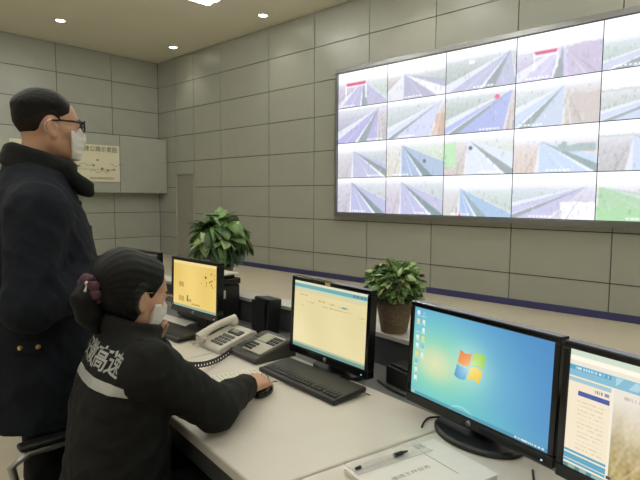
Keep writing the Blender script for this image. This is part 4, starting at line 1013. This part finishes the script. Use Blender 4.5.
    # waist tab with brass buttons, chest buttons
    def strip(n, m, wd, hg):
        v = [((i/n-0.5)*wd, (j/m-0.5)*hg) for j in range(m+1) for i in range(n+1)]
        return v, [(j*(n+1)+i, j*(n+1)+i+1, (j+1)*(n+1)+i+1, (j+1)*(n+1)+i) for j in range(m) for i in range(n)]
    drape(bv, strip(24, 2, 0.15, 0.042), (0.2, -0.045, 0.955), (0, 1, 0), (0, 0, 1), (-1, 0, 0), 0.005, 'waist_tab', M_navycoat, coat, True)
    for y in (-0.070, -0.018):
        h = bv.ray_cast(Vector((0.6, y, 0.955)), Vector((-1, 0, 0)))[0]
        MB().lathe([(0, 0), (0.0085, 0), (0.0075, 0.004), (0.005, 0.006), (0, 0.0065)], 16).build('button', M_gold, coat).matrix_local = Matrix.Translation((h.x+0.004, h.y, h.z)) @ Matrix.Rotation(math.pi/2, 4, 'Y')
    for z in (1.42, 1.33, 1.02, 0.90):
        h = bv.ray_cast(Vector((0.03, 0.5, z)), Vector((0, -1, 0)))[0]
        if h: MB().lathe([(0, 0), (0.011, 0), (0.010, 0.004), (0, 0.006)], 16).build('button', M_black, coat).matrix_local = Matrix.Translation((h.x, h.y, h.z)) @ Matrix.Rotation(-math.pi/2, 4, 'X')
    # trousers and shoes
    P = Field((-0.3, -0.25, 0.03), (0.3, 0.3, 0.95), 0.007)
    for s in (-1, 1): P.chain([(s*0.10, 0, 0.88), (s*0.115, 0.02, 0.50), (s*0.118, -0.008, 0.085)], [0.118, 0.094, 0.078], 0.03)
    P.folds(0.008, 9); field_obj('trousers', P, M_trouser, body, 2)
    for s in (-1, 1):
        H = Field((s*0.12-0.1, -0.14, -0.01), (s*0.12+0.1, 0.26, 0.16), 0.005)
        H.chain([(s*0.115, -0.045, 0.05), (s*0.125, 0.07, 0.046), (s*0.13, 0.17, 0.040)], [0.047, 0.047, 0.036], 0.03)
        H.cone((s*0.115, -0.02, 0.06), (s*0.115, -0.015, 0.12), 0.05, 0.046, 0.02)
        H.D = np.maximum(H.D, 0.004-H.ax[2][None, None, :]).astype(np.float32); field_obj('shoe', H, M_shoe, body, 1)
    return body
man = make_man()

# ---- the seated woman
WL, WR = (-1.455, 0.685, 0.0), math.radians(-10)
def make_woman():
    hs, hw = 0.97, 1.0
    hc = np.array((-0.022, 0.058, 1.156)); HR = rot(math.radians(10), math.radians(14), 0.0)
    wl = lambda p: to_local(WL, WR, p)
    elb = wl((-1.265, 0.895, 0.824)); hnd = wl((-1.395, 1.145, 0.808))
    fd = hnd-elb; fd /= np.linalg.norm(fd); wri = elb+fd*0.235
    shR = np.array((0.165, 0.045, 0.985)); shL = np.array((-0.165, 0.035, 0.975))
    elL = np.array((-0.19, 0.235, 0.83)); wrL = np.array((-0.110, 0.140, 0.985))
    B = Field((-0.42, -0.28, -0.01), (0.42, 0.75, 1.32), 0.005)
    B.loft([(0.50, 0, 0.0, 0.15, 0.11), (0.62, 0, 0.0, 0.145, 0.105), (0.75, 0, 0.005, 0.13, 0.095), (0.9, 0, 0.02, 0.15, 0.10), (0.97, 0, 0.03, 0.13, 0.085), (1.03, 0, 0.035, 0.07, 0.065)], 0.02)
    B.cone((0, 0.020, 0.98), (-0.02, 0.040, 1.11), 0.052, 0.048, 0.03)
    B.chain([shR, elb, wri], [0.046, 0.038, 0.025], 0.02); B.chain([shL, elL, wrL], [0.046, 0.038, 0.025], 0.02)
    hand(B, wri, fd+np.array((0.10, 0, -0.02)), (0.25, 0.10, 1.0), True, (0.22, 0.42, 0.30), 0.25, 1.06)
    hand(B, wrL, (0.40, 0.12, 0.85), (-0.70, 0.65, 0.3), False, (0.6, 0.9, 0.6), 0.5, 0.95)
    for s in (-1, 1):
        B.chain([(s*0.09, 0.02, 0.545), (s*0.10, 0.40, 0.535), (s*0.10, 0.40, 0.10)], [0.078, 0.058, 0.040], 0.03)
        B.cone((s*0.10, 0.38, 0.05), (s*0.105, 0.53, 0.035), 0.036, 0.026, 0.02)
    head_shape(B, hc, HR, hs, hw, False)
    body = field_obj('person', B, M_skin, None, 1)
    body.location = WL; body.rotation_euler = (0, 0, WR)
    tag(body, 'seated woman in a black jacket with white back lettering, on the phone at the desk', 'person', 'people in the control room')
    def hair(x, y, z):
        front = 0.070-0.55*np.maximum(0.055-z, 0)-0.35*np.maximum(np.abs(x)-0.03, 0)
        k = sstep(-0.006, 0.008, front-y)*sstep(-0.105, -0.085, z+np.maximum(y+0.02, 0)*1.1)
        ear = np.exp(-((y+0.004)/0.022)**2-((z+0.010)/0.030)**2)*(np.abs(x) > 0.05)
        t = 0.011+0.007*sstep(0.02, 0.10, z)+0.013*sstep(0.0, -0.08, y)
        t = t+0.0006*np.sin(np.arctan2(x, z+0.02)*38)
        return t*k-0.014*(1-k)-0.03*ear
    hr, mk = face_extras(body, hc, HR, hs, hw, hair, 0.034, glasses='gold')
    # tied-back hair with a purple scrunchie
    tp = lambda p: hc+HR @ np.array(p)
    Bn = Field(tuple(hc-0.24), tuple(hc+0.14), 0.004)
    Bn.chain([tp((-0.005, -0.095, 0.015)), tp((-0.010, -0.125, 0.0)), tp((-0.012, -0.134, -0.03)), tp((-0.01, -0.110, -0.070)), tp((-0.005, -0.088, -0.105))], [0.040, 0.030, 0.034, 0.034, 0.020], 0.02)
    Bn.folds(0.004, 3); field_obj('ponytail', Bn, M_hair, hr, 1)
    sc = bpy.data.objects.new('scrunchie', None); link(sc, hr); sc.empty_display_size = 0.02
    pts = []
    c0 = tp((-0.010, -0.124, 0.0)); ax = HR @ np.array((0.05, -0.85, -0.5)); ax /= np.linalg.norm(ax); e1 = np.cross(ax, (0, 0, 1.0)); e1 /= np.linalg.norm(e1); e2 = np.cross(ax, e1)
    rr = []
    for k in range(49):
        a = 2*math.pi*k/48; pts.append(tuple(c0+(e1*math.cos(a)+e2*math.sin(a))*(0.034+0.004*math.sin(9*a))+ax*0.005*math.sin(7*a))); rr.append(0.014+0.003*math.sin(11*a))
    MB().tube(pts, rr, 10, False).build('scrunchie_cloth', M_purple, hr)
    bpy.data.objects.remove(sc)
    pb = c0+e1*0.040*0+HR @ np.array((0.030, -0.028, 0.010))
    ring = [tuple(pb+(HR @ np.array((0.0, 0.0, 1)))*0.012*math.sin(t)+(HR @ np.array((0.8, -0.6, 0)))*0.010*math.cos(t)) for t in np.linspace(0.6, 4.6, 16)]
    MB().tube(ring, 0.0038, 8).build('hair_ring', M_pearl, hr)
    # jacket
    C = Field((-0.40, -0.30, 0.42), (0.40, 0.55, 1.15), 0.005)
    C.loft([(0.44, 0, -0.01, 0.205, 0.160), (0.55, 0, -0.01, 0.205, 0.158), (0.66, 0, -0.005, 0.192, 0.142), (0.78, 0, 0.0, 0.186, 0.132), (0.90, 0, 0.015, 0.192, 0.130), (0.97, 0, 0.025, 0.165, 0.112), (1.03, 0, 0.035, 0.10, 0.090), (1.065, 0, 0.042, 0.078, 0.076)], 0.03)
    for sh, s in ((shR, 1), (shL, -1)): C.cone((s*0.07, 0.030, 1.01), sh, 0.058, 0.070, 0.05)
    C.chain([shR, elb], [0.075, 0.066], 0.035); C.chain([elb+np.array((0, 0, 0.004)), wri-fd*0.028+np.array((0, 0, 0.006))], [0.066, 0.046], 0.02)
    C.chain([shL, elL], [0.072, 0.062], 0.03); C.chain([elL, wrL], [0.062, 0.043], 0.02)
    C.ring((0, 0.045, 1.068), 0.080, 0.078, 0.013, 0.016, np.array(Matrix.Rotation(-0.35, 3, 'X')), 0.015)
    C.folds(0.0075, 33)
    jac = field_obj('jacket', C, M_jacket, body, 2)
    bv = bvh_of(jac)
    dr = (0.10, 1, -0.08)
    n = 40; stv = [((i/n-0.5)*0.24, (j/2-0.5)*0.026) for j in range(3) for i in range(n+1)]
    stf = [(j*(n+1)+i, j*(n+1)+i+1, (j+1)*(n+1)+i+1, (j+1)*(n+1)+i) for j in range(2) for i in range(n)]
    drape(bv, (stv, stf), (0.050, -0.2, 0.962), (1, 0, -0.07), (0, 0, 1), dr, 0.003, 'reflective_strip', M_reflect, jac, True)
    for j, ch in enumerate('安徽高速'):
        v, f = text_geo(ch, 0.066, bold=0.0011); v = [(p[0]+(j-1.5)*0.062, p[1]) for p in v]
        drape(bv, (v, f), (0.024, -0.2, 1.020), (1, 0, -0.07), (0, 0, 1), dr, 0.0035, 'back_lettering', M_reflect, jac)
    # trousers and shoes
    P = Field((-0.28, -0.22, 0.05), (0.28, 0.62, 0.68), 0.007)
    P.loft([(0.475, 0, -0.01, 0.175, 0.14), (0.62, 0, -0.01, 0.17, 0.13)], 0.03)
    for s in (-1, 1): P.chain([(s*0.09, 0.02, 0.550), (s*0.105, 0.41, 0.540), (s*0.105, 0.40, 0.11)], [0.090, 0.076, 0.062], 0.03)
    P.folds(0.006, 19); field_obj('trousers', P, M_trouser, body, 2)
    for s in (-1, 1):
        H = Field((s*0.105-0.09, 0.28, -0.01), (s*0.105+0.09, 0.62, 0.15), 0.005)
        H.chain([(s*0.10, 0.365, 0.045), (s*0.105, 0.46, 0.040), (s*0.108, 0.545, 0.034)], [0.042, 0.041, 0.030], 0.03); H.cone((s*0.10, 0.385, 0.05), (s*0.10, 0.39, 0.10), 0.044, 0.042, 0.02)
        H.D = np.maximum(H.D, 0.004-H.ax[2][None, None, :]).astype(np.float32); field_obj('shoe', H, M_shoe, body, 1)
    return body, wri, fd, wrL, hc, HR
woman, wri, fd, wrL, whc, WHR = make_woman()
def w2w(p):
    c, s = math.cos(WR), math.sin(WR); return Vector((WL[0]+c*p[0]-s*p[1], WL[1]+s*p[0]+c*p[1], p[2]))
# mouse under her right hand
mp = w2w(wri+fd*0.105); mv = w2w(wri+fd)-w2w(wri); ma = math.atan2(mv.y, mv.x)-math.pi/2
ms = thing('computer_mouse', 'dark computer mouse under the seated woman\'s right hand', 'mouse', (mp.x+0.012, mp.y+0.004, DZ+0.0015), ma)
H = Field((-0.05, -0.075, -0.01), (0.05, 0.075, 0.06), 0.003); H.ell((0, 0, 0.006), (0.033, 0.060, 0.030), 0.0); H.D = np.maximum(H.D, -H.ax[2][None, None, :]).astype(np.float32)
field_obj('shell', H, M_gblack, ms, 1)
MB().tube([(0, 0.02, 0.034), (0, 0.034, 0.030)], 0.004, 8).build('scroll_wheel', M_key, ms)
MB().tube([(0, 0.055, 0.010), (-0.01, 0.085, 0.020), (-0.03, 0.09, 0.045), (-0.038, 0.075, 0.040), (-0.025, 0.075, 0.018), (-0.005, 0.10, 0.006), (0.01, 0.118, 0.004)], 0.0018, 6).build('cable', M_black, ms)
# handset lifted to her far ear, its coiled cord running to the dark telephone
hp = whc+WHR @ np.array((-0.100, 0.030, -0.040))
hset = thing('phone_handset', 'black telephone handset held to the woman\'s far cheek with a coiled cord', 'handset', tuple(w2w(hp)), 0)
ho = handset_geo(0.20).build('handset_body', M_black, hset)
d = Matrix(WHR.tolist()) @ Vector((0.10, 0.45, -0.85)); d = rz_mat(WR).to_3x3() @ d
ex = rz_mat(WR).to_3x3() @ (Matrix(WHR.tolist()) @ Vector((-1, 0, -0.1)))
yv = d.normalized(); zv = (ex-yv*ex.dot(yv)).normalized(); xv = yv.cross(zv)
ho.matrix_local = Matrix(((xv.x, yv.x, zv.x, 0), (xv.y, yv.y, zv.y, 0), (xv.z, yv.z, zv.z, 0), (0, 0, 0, 1)))
p0 = yv*0.10; p1 = Vector((-1.875, 1.42, DZ+0.020))-hset.location
MB().tube(coil(p0, p1, 0.085, 30, 0.0095), 0.0034, 6).build('coiled_cord', M_black, hset)

# ---- the woman's office chair
ch = thing('office_chair', 'black office chair with silver-trimmed armrests under the seated woman', 'chair', (WL[0], WL[1]-0.02, 0), math.radians(-4))
MB().box((0, 0.0, 0.435), (0.48, 0.46, 0.07)).build('seat', M_cushion, ch, 0.03, 4)
MB().box((0, -0.265, 0.555), (0.42, 0.045, 0.15)).build('backrest', M_cushion, ch, 0.02, 4)
MB().tube([(0, -0.20, 0.40), (0, -0.275, 0.42), (0, -0.292, 0.60)], 0.018, 8).build('back_bracket', M_silver, ch)
for s in (-1, 1):
    a = MB().box((s*0.325, -0.02, 0.655), (0.050, 0.30, 0.020)).build('armrest', M_black, ch, 0.009, 3)
    MB().tube([(s*0.325, 0.12, 0.632), (s*0.325, -0.14, 0.632), (s*0.325, -0.19, 0.60), (s*0.325, -0.16, 0.44), (s*0.20, -0.10, 0.40)], 0.013, 8).build('arm_bracket', M_silver, a)
MB().tube([(0, 0, 0.10), (0, 0, 0.40)], [0.028, 0.025], 12).build('gas_column', M_silver, ch)
for k in range(5):
    a = 2*math.pi*k/5+0.3; e = (0.29*math.cos(a), 0.29*math.sin(a))
    l = MB().tube([(0, 0, 0.105), (e[0]*0.5, e[1]*0.5, 0.095), (e[0], e[1], 0.075)], [0.026, 0.022, 0.016], 8).build('leg', M_black, ch)
    MB().tube([(e[0]-0.018*math.sin(a), e[1]+0.018*math.cos(a), 0.030), (e[0]+0.018*math.sin(a), e[1]-0.018*math.cos(a), 0.030)], 0.028, 14).build('castor', M_black, l)
